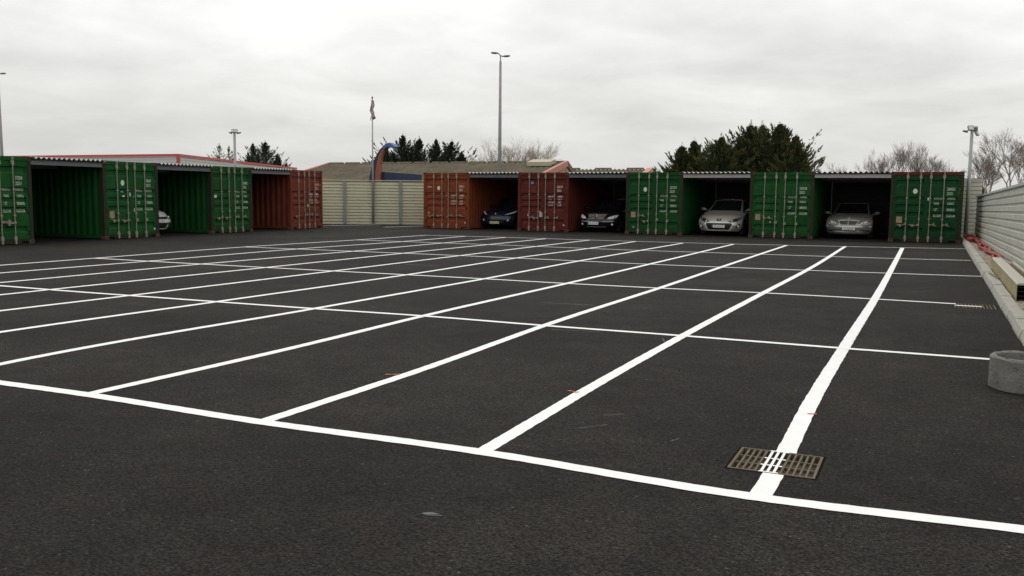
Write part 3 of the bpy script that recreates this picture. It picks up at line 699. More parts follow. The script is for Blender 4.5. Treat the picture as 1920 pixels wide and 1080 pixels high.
def champagne(patch, disc, bead, fy, t):
    inn = [(-.50, .53), (.50, .53), (.545, .49), (.44, .285), (.38, .26), (-.38, .26), (-.44, .285), (-.545, .49)]
    out_ = [(-.54, .565), (.54, .565), (.60, .50), (.48, .25), (.40, .215), (-.40, .215), (-.48, .25), (-.60, .50)]
    patch(out_, .012, 'grille_surround', 'chrome_pale'); patch(inn, .018, 'lower_grille', 'grille_black')
    for z in (.32, .37, .47): patch([(-.42, z), (.42, z), (.42, z+.008), (-.42, z+.008)], .024, 'grille_slat', 'rubber')
    patch([(-.105, .70), (.115, .70), (.075, .62), (-.085, .62)], .012, 'badge_recess', 'grille_black'); bead(.0, .655, .028, .014, 'badge', 'chrome')
    hl = [(.38, .585), (.50, .555), (.68, .59), (.83, .69), (.85, .775), (.75, .76), (.56, .69)]
    for p in (hl, mirror_poly(hl)):
        h = patch(p, .012, 'headlight', 'lamp_bezel'); s = 1 if p is hl else -1
        bead(s*.53, .61, .035, .016, 'headlight_bulb', 'lamp_bulb'); bead(s*.74, .71, .022, .016, 'indicator_bulb', 'lamp_bulb')
    fg = [(.63, .32), (.76, .335), (.84, .50), (.80, .52), (.70, .43)]
    for p in (fg, mirror_poly(fg)):
        patch(p, .008, 'fog_recess', 'grille_black'); s = 1 if p is fg else -1; bead(s*.755, .40, .05, .012, 'fog_lamp', 'lamp_lens')
    patch([(-.55, .235), (.55, .235), (.50, .205), (-.50, .205)], .02, 'lip', 'paint_champagne')
MM('chrome_dim', (.46, .44, .38), .3, metal=.1); MM('chrome_pale', (.74, .73, .68), .3, metal=.1)
def saloon(patch, disc, bead, fy, t):
    out_ = [(-.40, .735), (-.2, .752), (0, .757), (.2, .752), (.40, .735), (.30, .545), (-.30, .545)]
    inn = [(-.355, .705), (0, .722), (.355, .705), (.275, .563), (-.275, .563)]
    patch(out_, .035, 'grille_frame', 'chrome_pale', .06); patch(inn, .042, 'grille', 'grille_black')
    for z, hw in ((.60, .29), (.64, .31), (.68, .33)): patch([(-hw, z), (hw, z), (hw, z+.012), (-hw, z+.012)], .050, 'grille_slat', 'lamp_grey')
    patch([(-.010, .565), (.010, .565), (.010, .715), (-.010, .715)], .056, 'grille_divider', 'chrome_pale')
    # upright three-pointed star on the bonnet edge
    st = MB(); y = fy(0, .757)+.04; c = Vector((0, y, .83)); n = 16
    st.tube([c+Vector((.04*math.cos(2*math.pi*i/n), 0, .04*math.sin(2*math.pi*i/n))) for i in range(n+1)], .0045, 5)
    for k in range(3):
        a = math.pi/2+k*2*math.pi/3; st.tube([c, c+Vector((.04*math.cos(a), 0, .04*math.sin(a)))], [.007, .002], 5)
    st.tube([c+Vector((0, 0, -.04)), c+Vector((0, 0, -.08))], .006, 5); st.build('bonnet_star', 'chrome', t)
    hl = [(.40, .57), (.55, .555), (.74, .575), (.83, .64), (.84, .72), (.76, .735), (.62, .715), (.50, .67)]
    ind = [(.70, .66), (.80, .63), (.84, .70), (.80, .74), (.72, .735)]
    for p, q, s in ((hl, ind, 1), (mirror_poly(hl), mirror_poly(ind), -1)):
        patch(p, .010, 'headlight', 'lamp_lens'); patch(q, .016, 'indicator', 'indicator')
        bead(s*.50, .615, .045, .016, 'headlight_bulb', 'lamp_bulb'); bead(s*.63, .64, .055, .016, 'headlight_bulb', 'lamp_bulb')
    patch([(-.84, .515), (.84, .515), (.84, .475), (-.84, .475)], .022, 'bumper_strip', 'chrome_pale')
    patch([(-.80, .345), (-.42, .37), (.42, .37), (.80, .345), (.74, .27), (-.74, .27)], .008, 'lower_intake', 'grille_black')
    patch([(-.78, .285), (-.45, .285), (-.36, .315), (-.26, .290), (.26, .290), (.36, .315), (.45, .285), (.78, .285), (.78, .265), (-.78, .265)], .022, 'lower_trim', 'chrome_pale')
def blackcar(patch, disc, bead, fy, t):
    patch([(-.44, .79), (.44, .79), (.33, .565), (-.33, .565)], .020, 'grille', 'grille_black')
    for z, hw in ((.60, .33), (.66, .36), (.72, .39), (.775, .42)): patch([(-hw, z), (hw, z), (hw, z+.015), (-hw, z+.015)], .034, 'grille_bar', 'chrome_dim')
    disc(0, .685, .085, .040, 'badge', 'grille_black'); n = 16
    st = MB(); y = fy(0, .685)-.048
    st.tube([(0+.08*math.cos(2*math.pi*i/n), y, .685+.08*math.sin(2*math.pi*i/n)) for i in range(n+1)], .008, 5)
    for k in range(3):
        a = math.pi/2+k*2*math.pi/3; st.tube([(0, y, .685), (.08*math.cos(a), y, .685+.08*math.sin(a))], [.014, .003], 5)
    st.build('badge_star', 'chrome', t)
    hl = [(.48, .60), (.62, .58), (.82, .64), (.87, .76), (.78, .765), (.60, .70)]
    for p, s in ((hl, 1), (mirror_poly(hl), -1)):
        patch(p, .010, 'headlight', 'lamp_lens'); bead(s*.58, .635, .045, .016, 'headlight_bulb', 'lamp_bulb'); bead(s*.72, .665, .05, .016, 'headlight_bulb', 'lamp_bulb')
    patch([(.30, .49), (.74, .505), (.74, .47), (.30, .455)], .018, 'bumper_trim', 'lamp_grey'); patch(mirror_poly([(.30, .49), (.74, .505), (.74, .47), (.30, .455)]), .018, 'bumper_trim', 'lamp_grey')
    for s in (1, -1): bead(s*.68, .35, .05, .01, 'fog_lamp', 'lamp_lens')
    patch([(-.45, .23), (.45, .23), (.45, .255), (-.45, .255)], .016, 'lower_trim', 'lamp_grey')
def navycar(patch, disc, bead, fy, t):
    patch([(-.38, .665), (.38, .665), (.30, .60), (-.30, .60)], .012, 'grille', 'grille_black'); patch([(-.52, .70), (0, .72), (.52, .70), (.52, .69), (0, .71), (-.52, .69)], .018, 'chrome_strip', 'chrome'); bead(0, .705, .04, .02, 'badge', 'chrome')
    hl = [(.44, .665), (.56, .675), (.80, .76), (.87, .84), (.80, .83), (.62, .745)]
    for p, s in ((hl, 1), (mirror_poly(hl), -1)):
        patch(p, .010, 'headlight', 'lamp_lens'); bead(s*.70, .745, .03, .016, 'headlight_bulb', 'lamp_bulb')
    for s in (1, -1): patch([(s*.50, .36), (s*.74, .36), (s*.72, .48), (s*.54, .46)][::s], .010, 'fog_recess', 'grille_black'); bead(s*.62, .42, .05, .012, 'fog_lamp', 'lamp_lens')
    patch([(-.46, .42), (.46, .42), (.40, .26), (-.40, .26)], .012, 'lower_grille', 'grille_black')
def whitecar(patch, disc, bead, fy, t):
    patch([(-.50, .66), (.50, .66), (.42, .57), (-.42, .57)], .012, 'grille', 'grille_black'); bead(0, .69, .045, .02, 'badge', 'chrome')
    hl = [(.46, .60), (.60, .575), (.80, .62), (.84, .76), (.76, .76), (.58, .69)]
    for p, s in ((hl, 1), (mirror_poly(hl), -1)):
        patch(p, .010, 'headlight', 'lamp_bezel'); bead(s*.62, .635, .05, .016, 'headlight_bulb', 'lamp_bulb')
    lg = [(-.60, .45), (.60, .45), (.66, .40), (.58, .24), (-.58, .24), (-.66, .40)]; patch(lg, .012, 'lower_grille', 'grille_black')
    for s in (1, -1): patch([(s*.70, .29), (s*.80, .30), (s*.82, .46), (s*.73, .46)][::s], .010, 'fog_recess', 'grille_black')
def carK(w_, L, hood, scr, roof, roofw, scrtop, roofend, rearbase, det, plate, mirz, zb=.20, **kw):
    fr, rows = hatch_rows(w_, zb, hood, scr)
    cab = [(1.02, scr-.03, w_*.80, .18, .02), (scrtop, roof-.03, roofw, .12, .03), (scrtop+.35, roof, roofw*1.0, .06, .05), (roofend, roof-.03, roofw*.97, 0, .05), (rearbase, scr-.02, w_*.82, -.1, .02)]
    d = dict(L=L, rows=rows, front=fr, tail=std_tail(w_, L, scr), wr=.315, wheels=(.88, L-.85), w=w_, cabin=cab, details=det, plate=plate, mirror=(w_+.08, 1.45, mirz)); d.update(kw); return d
def bay(posf, s, d): return posf(s, d)
bc = lambda i, off: BS[i]+CW+(BS[i+1]-BS[i]-CW)/2+off
car(back(bc(0, -.30), .75), BA, 'paint_navy', 'dark navy hatchback parked between the two red containers', carK(.88, 4.2, .82, 1.02, 1.47, .56, 1.85, 3.4, 4.0, navycar, (-.02, .31, .50, .11, 'AZ-402-WE', 'plate_yellow'), 1.03))
car(back(bc(1, -.17), .40), BA, 'paint_black', 'black saloon with a chrome barred grille beside the maroon container', carK(.89, 4.6, .86, 1.02, 1.46, .57, 1.95, 3.3, 4.05, blackcar, (-.12, .40, .50, .12, 'DE-167-WP', 'plate_white'), 1.04))
car(back(bc(2, .07), .35), BA, 'paint_champagne', 'champagne hatchback with a big oval lower grille, parked under the conifers', carK(.90, 4.28, .83, 1.04, 1.50, .57, 1.90, 3.4, 4.05, champagne, (-.0, .40, .52, .11, 'BM-060-TB', 'plate_white'), 1.08))
car(back(bc(3, -.16), .95), BA, 'paint_silver', 'silver saloon with a chrome framed grille beside the corner container', carK(.865, 4.52, .84, 1.00, 1.42, .56, 2.0, 3.3, 4.0, saloon, (.0, .405, .52, .11, 'CF-258-HK', 'plate_white'), 1.0, mirror_mat='paint_silver'))
lc = LS[1]+CW+(LS[2]-LS[1]-CW)/2
car(left(lc-.36, .9), LA, 'paint_white', 'white car half hidden behind a green container of the left row', carK(.88, 4.1, .84, 1.03, 1.50, .56, 1.85, 3.4, 4.0, whitecar, (.0, .50, .52, .11, 'BQ-713-FD', 'plate_white'), 1.05))

# ------------------------------------------------------------------ metal wall on the right
WX = 2.50; WS = -.0118
def wz(y): return 1.955+WS*(y-16.4)
wall = tag(empty('metal_wall', (WX, 0, 0)), 'long grey ribbed metal wall along the right side of the yard', 'wall')
bh = .186; slope = math.atan(WS)
cl_prof = [(0, 0), (0, .112), (.032, .124), (.032, .150), (0, bh)]      # (depth away from the yard, height)
def board_mesh(l):
    mb = MB(); mb.grid([[(dx, 0, z) for dx, z in cl_prof], [(dx, l, z) for dx, z in cl_prof]]); mb.grid([[(.036, 0, 0), (.036, 0, bh)], [(.036, l, 0), (.036, l, bh)]])
    for y in (0, l): mb.grid([[(0, y, 0), (.036, y, 0)], [(0, y, .112), (.036, y, .112)]])
    return mb.mesh('board', 'wall_cladding', fix=False)
Y0, Y1 = 4.0, 36.3
for r in range(11):
    y = Y0-(r*1.37) % 3.6; k = 0
    while y < Y1:
        l = min(3.6, Y1-y); ya = max(y, Y0)
        me = cached(('board', round(y+l-ya, 3)), lambda: board_mesh(y+l-ya-.006))
        o = link('board', me, wall, (random.uniform(-.003, .004), ya, wz(ya)-.03-(r+1)*bh)); o.rotation_euler = (slope+random.uniform(-.0008, .0008), 0, 0); y += 3.6
cp = MB(); cp.prism([(-.03, -.045), (.07, -.045), (.07, .012), (-.03, .012)], 1, 0, Y1-Y0); o = cp.build('cap', 'wall_cap', wall, (0, Y0, wz(Y0)-.01)); o.rotation_euler = (slope, 0, 0)
for i in range(12):
    y = Y0+.4+i*2.9; MB().box(.05, .13, y, y+.08, -.1, wz(y)-.08).build('post', 'fence_post', wall)
# return wall behind the corner container
fw = tag(empty('corner_fence', (1.0, 37.9, 0)), 'short ribbed metal fence seen between the corner container and the lamp mast', 'fence')
ft = aY(1813, 341, 37.9).z
def ribsheet(l, h, pitch, m_, depth=.035):
    mb = MB(); z = 0; pr = []
    while z < h-.01: pr += [(z, 0), (z+pitch*.50, 0), (z+pitch*.56, depth), (z+pitch*.74, depth)]; z += pitch
    pr.append((z, 0)); mb.grid([[(0, d, z) for z, d in pr], [(l, d, z) for z, d in pr]]); mb.grid([[(0, depth+.006, 0), (0, depth+.006, z)], [(l, depth+.006, 0), (l, depth+.006, z)]])
    return mb.mesh('panel', m_, fix=False)
link('panel', ribsheet(1.75, ft, .165, 'wall_cladding'), fw)
MB().box(.68, .76, -.08, -.005, 0, ft).build('post', 'fence_post', fw); MB().box(0, 1.75, -.02, .06, ft+.05, ft+.09).build('cap', 'wall_cap', fw)

# ------------------------------------------------------------------ things along the wall foot
def conduit(x0, y0, y1, z, r, label, ph, amp=.05, n=90):
    mb = MB(); path = []; rad = []
    for i in range(n):
        f = i/(n-1); y = y0+(y1-y0)*f
        path.append((x0+amp*math.sin(y*.9+ph)+amp*.5*math.sin(y*2.3+ph*2), y, z+.03*abs(math.sin(y*1.3+ph)))); rad.append(r*(1+(.10 if i % 2 else -.06)))
    mb.tube(path, rad, 8); return tag(mb.build('plastic_conduit', 'red_plastic', smooth=True), label, 'conduit', 'red conduits at the wall foot')
conduit(2.30, 17.9, 35.4, .125, .035, 'red ribbed conduit lying farthest from the metal wall', .3)
conduit(2.37, 17.2, 35.6, .15, .035, 'red ribbed conduit in the middle of the bunch by the wall', 1.9)
conduit(2.43, 16.2, 35.7, .125, .030, 'red ribbed conduit pressed against the foot of the metal wall', 3.1, .02)
hp = MB(); path = []
for i in range(240):
    a = i*.23; y = 30.5+4.6*i/240; path.append((2.22+.13*math.cos(a), y+.35*math.sin(a), .15+.05*math.sin(a*1.7+.5)+.02*math.sin(i*.09)))
hp.tube(path, .035, 6); tag(hp.build('plastic_conduit', 'red_plastic', smooth=True), 'heap of tangled red conduit beside the corner container', 'conduit', 'red conduits at the wall foot')
def profile_bar(x0, x1, h, ya, yb, z, sidem, label, rz=0, hollow=True):
    t = tag(empty('cladding_profile', ((x0+x1)/2, ya, z), rz), label, 'profile', 'metal profiles lying by the wall')
    w_ = (x1-x0)/2; l = yb-ya
    MB().prism([(-w_, h-.02), (-w_*.8, h), (w_*.8, h), (w_, h-.02), (w_-.012, h-.03), (-w_+.012, h-.03)], 1, 0, l).build('top_flange', 'cream_metal', t)
    for s in (-1, 1): MB().prism([(s*w_, 0), (s*w_, h-.021), (s*(w_-.008), h-.031), (s*(w_-.008), 0)], 1, .001, l-.001).build('web', sidem, t)
    for zz_ in ([h*.22, h*.48, h*.72] if hollow else []): MB().box(-w_+.012, w_-.012, .05, l-.05, zz_, zz_+.008).build('fold', 'pipe_dark', t)
    return t
profile_bar(2.02, 2.22, .26, 10.6, 17.3, .09, 'olive_side', 'cream metal profile with an olive side lying nearest the kerb', -.006)
profile_bar(2.26, 2.33, .16, 10.8, 16.9, .09, 'brown_timber', 'narrow cream and brown profile lying against the wide one', 0, False)
profile_bar(2.38, 2.45, .22, 11.2, 16.6, .09, 'olive_side', 'cream profile standing closest to the metal wall', 0, False)
st_ = MB(); st_.box(-.025, .025, 0, 1.3, 0, .04); tag(st_.build('timber_offcut', 'brown_timber', None, (1.995, 14.2, .10), .05), 'short weathered timber offcut between kerb and cream profile', 'timber')

# concrete ring in front of the kerb
rc = gp(1856, 728); rc = Vector((rc.x+.295, rc.y+.11, 0))
cr = MB(); n = 48; ro, ri, h = .305, .255, .285
cr.grid([[(r*math.cos(2*math.pi*i/n), r*math.sin(2*math.pi*i/n), z) for i in range(n)] for r, z in ((ri, .01), (ri, h-.012), (ri+.01, h), (ro-.014, h), (ro, h-.014), (ro, .012), (ro-.012, 0), (ri, .01))], True)
rng_ = random.Random(5); cr.v = [(x*(1+rng_.gauss(0, .0035)), y*(1+rng_.gauss(0, .0035)), z+(rng_.gauss(0, .0025) if z < .2 else (-abs(rng_.gauss(0, .004))))) for x, y, z in cr.v]
tag(cr.build('concrete_ring', 'ring_concrete', None, rc, smooth=False), 'grey concrete ring standing on the asphalt at the right photo edge', 'concrete ring')
sp_ = MB(); p = gp(808, 966); sp_.add([(-.05, -.008, .004), (-.01, -.014, .006), (.06, .012, .012), (.055, .022, .005), (0, .008, .014), (-.045, .004, .005)], [(0, 1, 4, 5), (1, 2, 3, 4)]); sp_.add([(-.05, -.008, .001), (-.01, -.014, .001), (.06, .012, .001), (.055, .022, .001), (0, .008, .001), (-.045, .004, .001)], [(0, 5, 4, 1), (1, 4, 3, 2)])
tag(sp_.build('plastic_scrap', 'plastic_scrap', None, p), 'small grey plastic scrap lying on the asphalt in the foreground', 'litter')

# ------------------------------------------------------------------ beige fence, flagpole
F0, F1 = Vector((-27.647, 33.329, 0)), Vector((-23.2, 35.843, 0)); fd = (F1-F0).normalized(); fa = math.atan2(fd.y, fd.x)
fence = tag(empty('sheet_fence', F0, fa), 'beige ribbed sheet metal fence between the two container rows', 'fence')
def fx(px):      # where a sight line meets the fence line
    d = ray(px, 400); n_ = Vector((-fd.y, fd.x, 0)); t_ = (F0-CAM).dot(n_)/d.dot(n_); return (CAM+d*t_-F0).dot(fd)
ps = [fx(646.7), fx(700), fx(751)]; stp = (ps[2]-ps[0])/2
ps = [ps[0]-3*stp, ps[0]-2*stp, ps[0]-stp]+ps+[ps[2]+stp]
FH = 2.20
for i, a in enumerate(ps):
    MB().box(a-.07, a+.07, -.075, -.065, 0, FH+.03).box(a-.012, a+.012, -.065, .06, 0, FH+.03).box(a-.07, a+.07, .06, .07, 0, FH+.03).build('post', 'fence_post', fence)
    b = ps[i+1] if i+1 < len(ps) else a+2.1
    o = link('panel', ribsheet(b-a-.03, FH-.02, .157, 'fence_beige', .07), fence, (a+.015, 0, 0))
MB().box(ps[0], ps[-1]+2.1, -.05, .08, FH+.045, FH+.075).build('cap_rail', 'fence_beige', fence)
fpx = F0+fd*fx(700)+Vector((fd.y, -fd.x, 0))*.22
ft_ = aY(698, 184, fpx.y)
fl = tag(empty('flagpole', fpx), 'tall thin metal flagpole standing in front of the beige fence', 'flagpole')
lean = ft_.x-fpx.x
MB().tube([(0, 0, 0), (lean*.5, 0, ft_.z*.5), (lean, 0, ft_.z)], [.05, .04, .028], 10).build('pole', 'galvanised', fl, smooth=True)
MB().box(-.12, .12, -.12, .12, 0, .02).build('base_plate', 'galvanised', fl)
MB().tube([(lean, 0, ft_.z), (lean, 0, ft_.z+.08)], [.05, .03], 8).build('finial', 'flag_dark', fl)
fg = MB(); rows = []; n = 22
for i in range(n):
    f = i/(n-1); z = ft_.z-.10-.95*f; wd = .20*(.55+.45*min(1, f*3)) if f < .8 else .20+(f-.8)*1.0
    if f > .94: wd *= .6
    rows.append([(lean-.02+wd*(k/8-.36)+.025*math.sin(f*11), .06*math.sin(k*1.6+f*9)+.03*math.sin(f*21+k), z+.05*math.sin(k*.9)*f-(.10 if k in (0, 8) else 0)*f) for k in range(9)])
fg.grid(rows); tag(fg.build('flag', 'flag_cloth', smooth=True), 'limp tattered red and white flag hanging from the flagpole', 'flag').location = fpx

# ------------------------------------------------------------------ lamp masts
def lens_head(mb, c, d, l, wd):
    d = d.normalized(); s = Vector((-d.y, d.x, 0)); rows = []
    for f, r in ((0, .12), (.12, .7), (.4, 1), (.75, .95), (.95, .5), (1, .1)):
        rows.append([c+d*l*f+s*wd*r*math.cos(2*math.pi*k/12)+Vector((0, 0, wd*.6*r*math.sin(2*math.pi*k/12)*(1 if math.sin(2*math.pi*k/12) > 0 else .45)+.05*f)) for k in range(12)])
    mb.grid(rows, True)
def street_lamp(px, pyt, H_, label, sc_=1.0):
    d = ray(px, pyt); t_ = (H_-CAM.z)/d.z; top = CAM+d*t_; b = Vector((top.x, top.y, 0))
    t = tag(empty('lamp_mast', b), label, 'lamp mast', 'double headed lamp masts')
    MB().tube([(0, 0, -.05), (0, 0, H_*.96)], [.17*sc_, .09*sc_], 12).build('mast', 'pole_concrete', t, smooth=True)
    MB().tube([(0, 0, H_*.955), (0, 0, H_)], [.045*sc_, .045*sc_], 8).build('spigot', 'lamp_grey', t)
    for s in (-1, 1):
        a = MB(); dv = RGT*s; dv.z = 0; dv = (dv+Vector((0, 0, .0))).normalized(); z = H_+(.10 if s < 0 else -.12)
        a.tube([(0, 0, H_-.05), tuple(dv*.16+Vector((0, 0, z)))], .04*sc_, 6); lens_head(a, dv*.12+Vector((0, 0, z)), dv, .62, .17)
        h_ = a.build('lamp_head', 'lamp_grey', t, smooth=True)
        g2 = MB(); sv = Vector((-dv.y, dv.x, 0)); g2.add([dv*(.12+.62*f)+sv*.12*q+Vector((0, 0, z-.055+.05*f)) for f, q in ((.3, -1), (.85, -1), (.85, 1), (.3, 1))], [(0, 1, 2, 3)]); g2.build('lens', 'lamp_glass', h_, fix=False)
    return t
street_lamp(938.5, 103, 12.0, 'tall concrete lamp mast with two heads behind the red containers')
street_lamp(-4, 136, 12.0, 'tall lamp mast at the left photo edge behind the green containers')
def flood_mast(top, label, H_, heads, fs):
    b = Vector((top.x, top.y, 0)); t = tag(empty('floodlight_mast', b), label, 'lamp mast', 'floodlight masts')
    MB().tube([(0, 0, 0), (0, 0, H_)], [.085, .06], 10).build('mast', 'galvanised', t, smooth=True); MB().box(-.16, .16, -.16, .16, 0, .025).build('base_plate', 'galvanised', t)
    rv = Vector((RGT.x, RGT.y, 0)).normalized(); fv = Vector((FWD.x, FWD.y, 0)).normalized()
    for (sx, sz, kind, yaw) in heads:
        c = rv*sx*fs+Vector((0, 0, H_+sz*fs)); a = MB()
        a.tube([(0, 0, H_-.05), tuple(c)], .016, 6)
        q = Matrix.Rotation(math.atan2(fv.y, fv.x)-math.pi/2+yaw, 3, 'Z')
        if kind == 'flood':
            vs_ = []; 
            tilt = Matrix.Rotation(-.5, 3, 'X')
            bx = MB(); bx.box(-.14, .14, -.06, .05, -.13, .13); bx.box(-.15, .15, -.075, -.055, -.14, -.115); bx.box(-.15, .15, -.075, -.055, .115, .14); bx.box(-.15, -.125, -.075, -.055, -.115, .115); bx.box(.125, .15, -.075, -.055, -.115, .115)
            bx.v = [tuple(c+q @ (tilt @ Vector(v))*fs) for v in bx.v]; a.add(bx.v, bx.f)
            h_ = a.build('floodlight', 'lamp_grey', t)
            gl = MB(); gl.box(-.122, .122, -.068, -.0605, -.112, .112); gl.v = [tuple(c+q @ (tilt @ Vector(v))*fs) for v in gl.v]; gl.build('lens', 'lamp_glass', h_)
        else:
            bx = MB(); bx.tube([(-.0, -.16, -.05), (0, .02, 0), (0, .14, .03)], [.05, .055, .045], 8); bx.v = [tuple(c+q @ Vector(v)*fs) for v in bx.v]; a.add(bx.v, bx.f); a.build('camera_head', 'flag_dark', t)
    return t
tm = aY(1823, 240, 37.0)
flood_mast(tm, 'galvanised mast with floodlights in the corner of the metal wall', tm.z, [(-.09, -.02, 'flood', 0), (.14, -.06, 'flood', 2.6), (.26, -.30, 'flood', .8), (-.38, -.18, 'camera', .3)], .75)
d_ = ray(439.5, 246); tp = CAM+d_*((tm.z+.15-CAM.z)/d_.z)
flood_mast(tp, 'galvanised mast with floodlights in front of the white building', tp.z, [(-.06, 0, 'flood', 0), (.10, .0, 'flood', .2), (-.30, -.12, 'camera', .9), (.34, -.12, 'camera', -.9)], .68)

# ------------------------------------------------------------------ buildings behind
# white ribbed hall with red trim (level eave: corner and ends found on the plane of the eave)
EZ = 5.6
def onz(px, py, z): return gp(px, py, z)
c0 = onz(334, 288.5, EZ); cL = onz(40, 292.0, EZ); cR = onz(556, 314.5, EZ)
cL = c0+(cL-c0)*1.5
hall = tag(empty('white_hall', (c0.x, c0.y, 0)), 'white ribbed metal hall with red roof edge behind the left container row', 'building')
def facade(a, b, nm):
    a = a-Vector((c0.x, c0.y, 0)); b = b-Vector((c0.x, c0.y, 0)); mb = MB(); pr = []; z = 0
    d = (b-a); d.z = 0; d.normalize(); nrm = Vector((d.y, -d.x, 0))
    if nrm.dot(CAM-c0) < 0: nrm = -nrm
    while z < EZ-.3: pr += [(z, 0), (z+.19, 0), (z+.22, -.07), (z+.30, -.07)]; z += .333
    mb.grid([[(p.x+nrm.x*dd, p.y+nrm.y*dd, min(z, EZ-.2)) for z, dd in pr] for p in (a, b)]); mb.build(nm, 'white_cladding', hall, fix=False)
    tr = MB(); n0 = nrm*.12; n1 = -nrm*.1
    for z0, z1 in ((EZ-.26, EZ),): tr.add([a+n0+Vector((0, 0, z0-EZ)), b+n0+Vector((0, 0, z0-EZ)), b+n0+Vector((0, 0, z1-EZ)), a+n0+Vector((0, 0, z1-EZ)), a+n1+Vector((0, 0, z0-EZ)), b+n1+Vector((0, 0, z0-EZ)), b+n1+Vector((0, 0, z1-EZ)), a+n1+Vector((0, 0, z1-EZ))], [(0, 1, 2, 3), (7, 6, 5, 4), (3, 2, 6, 7), (0, 4, 5, 1), (1, 5, 6, 2), (0, 3, 7, 4)])
    tr.build('roof_trim', 'red_trim', hall)
facade(c0, cR, 'wall'); facade(cL, c0, 'wall')
MB().box(-.14, .14, -.14, .14, 0, EZ-.26).build('corner_trim', 'red_trim', hall)
bk = cR+(cL-c0); q = [v-Vector((c0.x, c0.y, 0)) for v in (c0, cR, bk, cL)]
MB().add([(v.x, v.y, EZ-.28) for v in q], [(0, 1, 2, 3)]).build('roof', 'white_cladding', hall, fix=False)
MB().add([(v.x, v.y, z) for z in (0, EZ-.3) for v in (q[1], q[2], q[3])], [(0, 1, 4, 3), (1, 2, 5, 4)]).build('rear_wall', 'white_cladding', hall, fix=False)

# long brown fibre cement roof with pink gable
RY = 74.0
rl, rrr = aY(615, 306.5, RY), aY(1064, 304.0, RY); ridz = (rl.z+rrr.z)/2
el = aY(560, 339, RY-9); eavez = 2.55
barn = tag(empty('brown_roofed_barn', (rrr.x, RY, 0)), 'long low building with a brown corrugated roof and pink gable end', 'building')
bx0 = rl.x-rrr.x
def roof_plane(name, x0, x1, y0, z0, y1, z1, m_, pitch=.55, par=barn, amp=.05):
    mb = MB(); n = int(abs(x1-x0)/pitch*4); r0 = []; r1 = []
    for i in range(n+1):
        x = x0+(x1-x0)*i/n; a = amp*math.sin(i*math.pi/2); r0.append((x, y0, z0+a)); r1.append((x, y1, z1+a))
    mb.grid([r0, [((p[0]+q_[0])/2, (p[1]+q_[1])/2, (p[2]+q_[2])/2) for p, q_ in zip(r0, r1)], r1]); return mb.build(name, m_, par, fix=False)
RUN, RUNB = 9.5, 4.2
roof_plane('roof_slope', bx0, 0, -RUN, eavez, 0, ridz, 'fibro_roof'); roof_plane('roof_slope', bx0, 0, RUNB, eavez, 0, ridz, 'fibro_roof')
for x in (bx0+.1, -.1):
    MB().add([(x, -RUN+.3, 0), (x, RUNB-.3, 0), (x, RUNB-.3, eavez), (x, 0, ridz-.12), (x, -RUN+.3, eavez)], [(0, 1, 2, 3, 4)]).build('gable_wall', 'gable_wood', barn, fix=False)
    for s in (-1, 1):
        MB().add([(x+dx, (-RUN if s < 0 else RUNB)*f, eavez+(ridz-eavez)*(1-f)+dz) for dx in (-.12, .16) for f, dz in ((1, .12), (0, .12), (0, -.42), (1, -.42))], [(0, 1, 2, 3), (7, 6, 5, 4), (0, 4, 5, 1), (2, 6, 7, 3)]).build('barge_board', 'gable_pink' if s < 0 else 'brown_timber', barn)
    for k in range(-6, 2): MB().box(x-.02, x+.05, k*1.35-.22, k*1.35+.22, 0, ridz-.45-(ridz-eavez)*abs(k*1.35)/RUN-.25).build('gable_batten', 'gable_pink', barn)
MB().box(bx0+.1, -.1, -RUN+.3, -RUN+.5, 0, eavez-.1).build('front_wall', 'render_yellow', barn)
MB().box(bx0, 0, -RUN-.15, -RUN, eavez-.16, eavez+.02).build('gutter', 'render_yellow', barn)
for i in range(13):
    x = bx0*(i+.5)/13; MB().prism([(-.22, -.06), (0, .10), (.22, -.06)], 0, x-.9, x+.9).build('ridge_cap', 'fibro_roof', barn, (0, 0, ridz+.03))
rp = aY(1012, 308, RY-2); xx = rp.x-rrr.x
MB().add([(xx+dx, -1.0-dy, ridz-(ridz-eavez)*(1.0+dy)/RUN+dz) for dz in (.08, .45) for dx, dy in ((-1.15, 0), (1.15, 0), (1.15, 1.3), (-1.15, 1.3))], [(0, 3, 2, 1), (4, 5, 6, 7), (0, 1, 5, 4), (1, 2, 6, 5), (2, 3, 7, 6), (3, 0, 4, 7)]).build('roof_light', 'rooflight', barn)
# smaller barn behind to the right
RY2 = 86.0
a_, b_ = aY(1085, 318.5, RY2), aY(1222, 316.5, RY2); barn2 = tag(empty('small_barn', (b_.x, RY2, 0)), 'farther low barn with corrugated roof and pink verge', 'building')
w2 = a_.x-b_.x-6; rz2 = (a_.z+b_.z)/2
roof_plane('roof_slope', w2, 0, -7, rz2-1.9, 0, rz2, 'fibro_roof', .45, barn2, .07); roof_plane('roof_slope', w2, 0, 7, rz2-1.9, 0, rz2, 'fibro_roof', .45, barn2, .07)
MB().add([(-.1, -6.8, 0), (-.1, 6.8, 0), (-.1, 6.8, rz2-1.95), (-.1, 0, rz2-.1), (-.1, -6.8, rz2-1.95)], [(0, 1, 2, 3, 4)]).build('gable_wall', 'gable_wood', barn2, fix=False)
for s in (-1, 1): MB().add([(dx, s*7*f, rz2-1.9*f+dz) for dx in (-.45, .14) for f, dz in ((1, .16), (0, .16), (0, -.3), (1, -.3))], [(0, 1, 2, 3), (7, 6, 5, 4), (0, 4, 5, 1), (2, 6, 7, 3), (0, 3, 7, 4)]).build('barge_board', 'gable_pink' if s < 0 else 'brown_timber', barn2)
MB().box(w2, -.1, -6.8, -6.6, 0, rz2-1.95).build('front_wall', 'render_yellow', barn2)
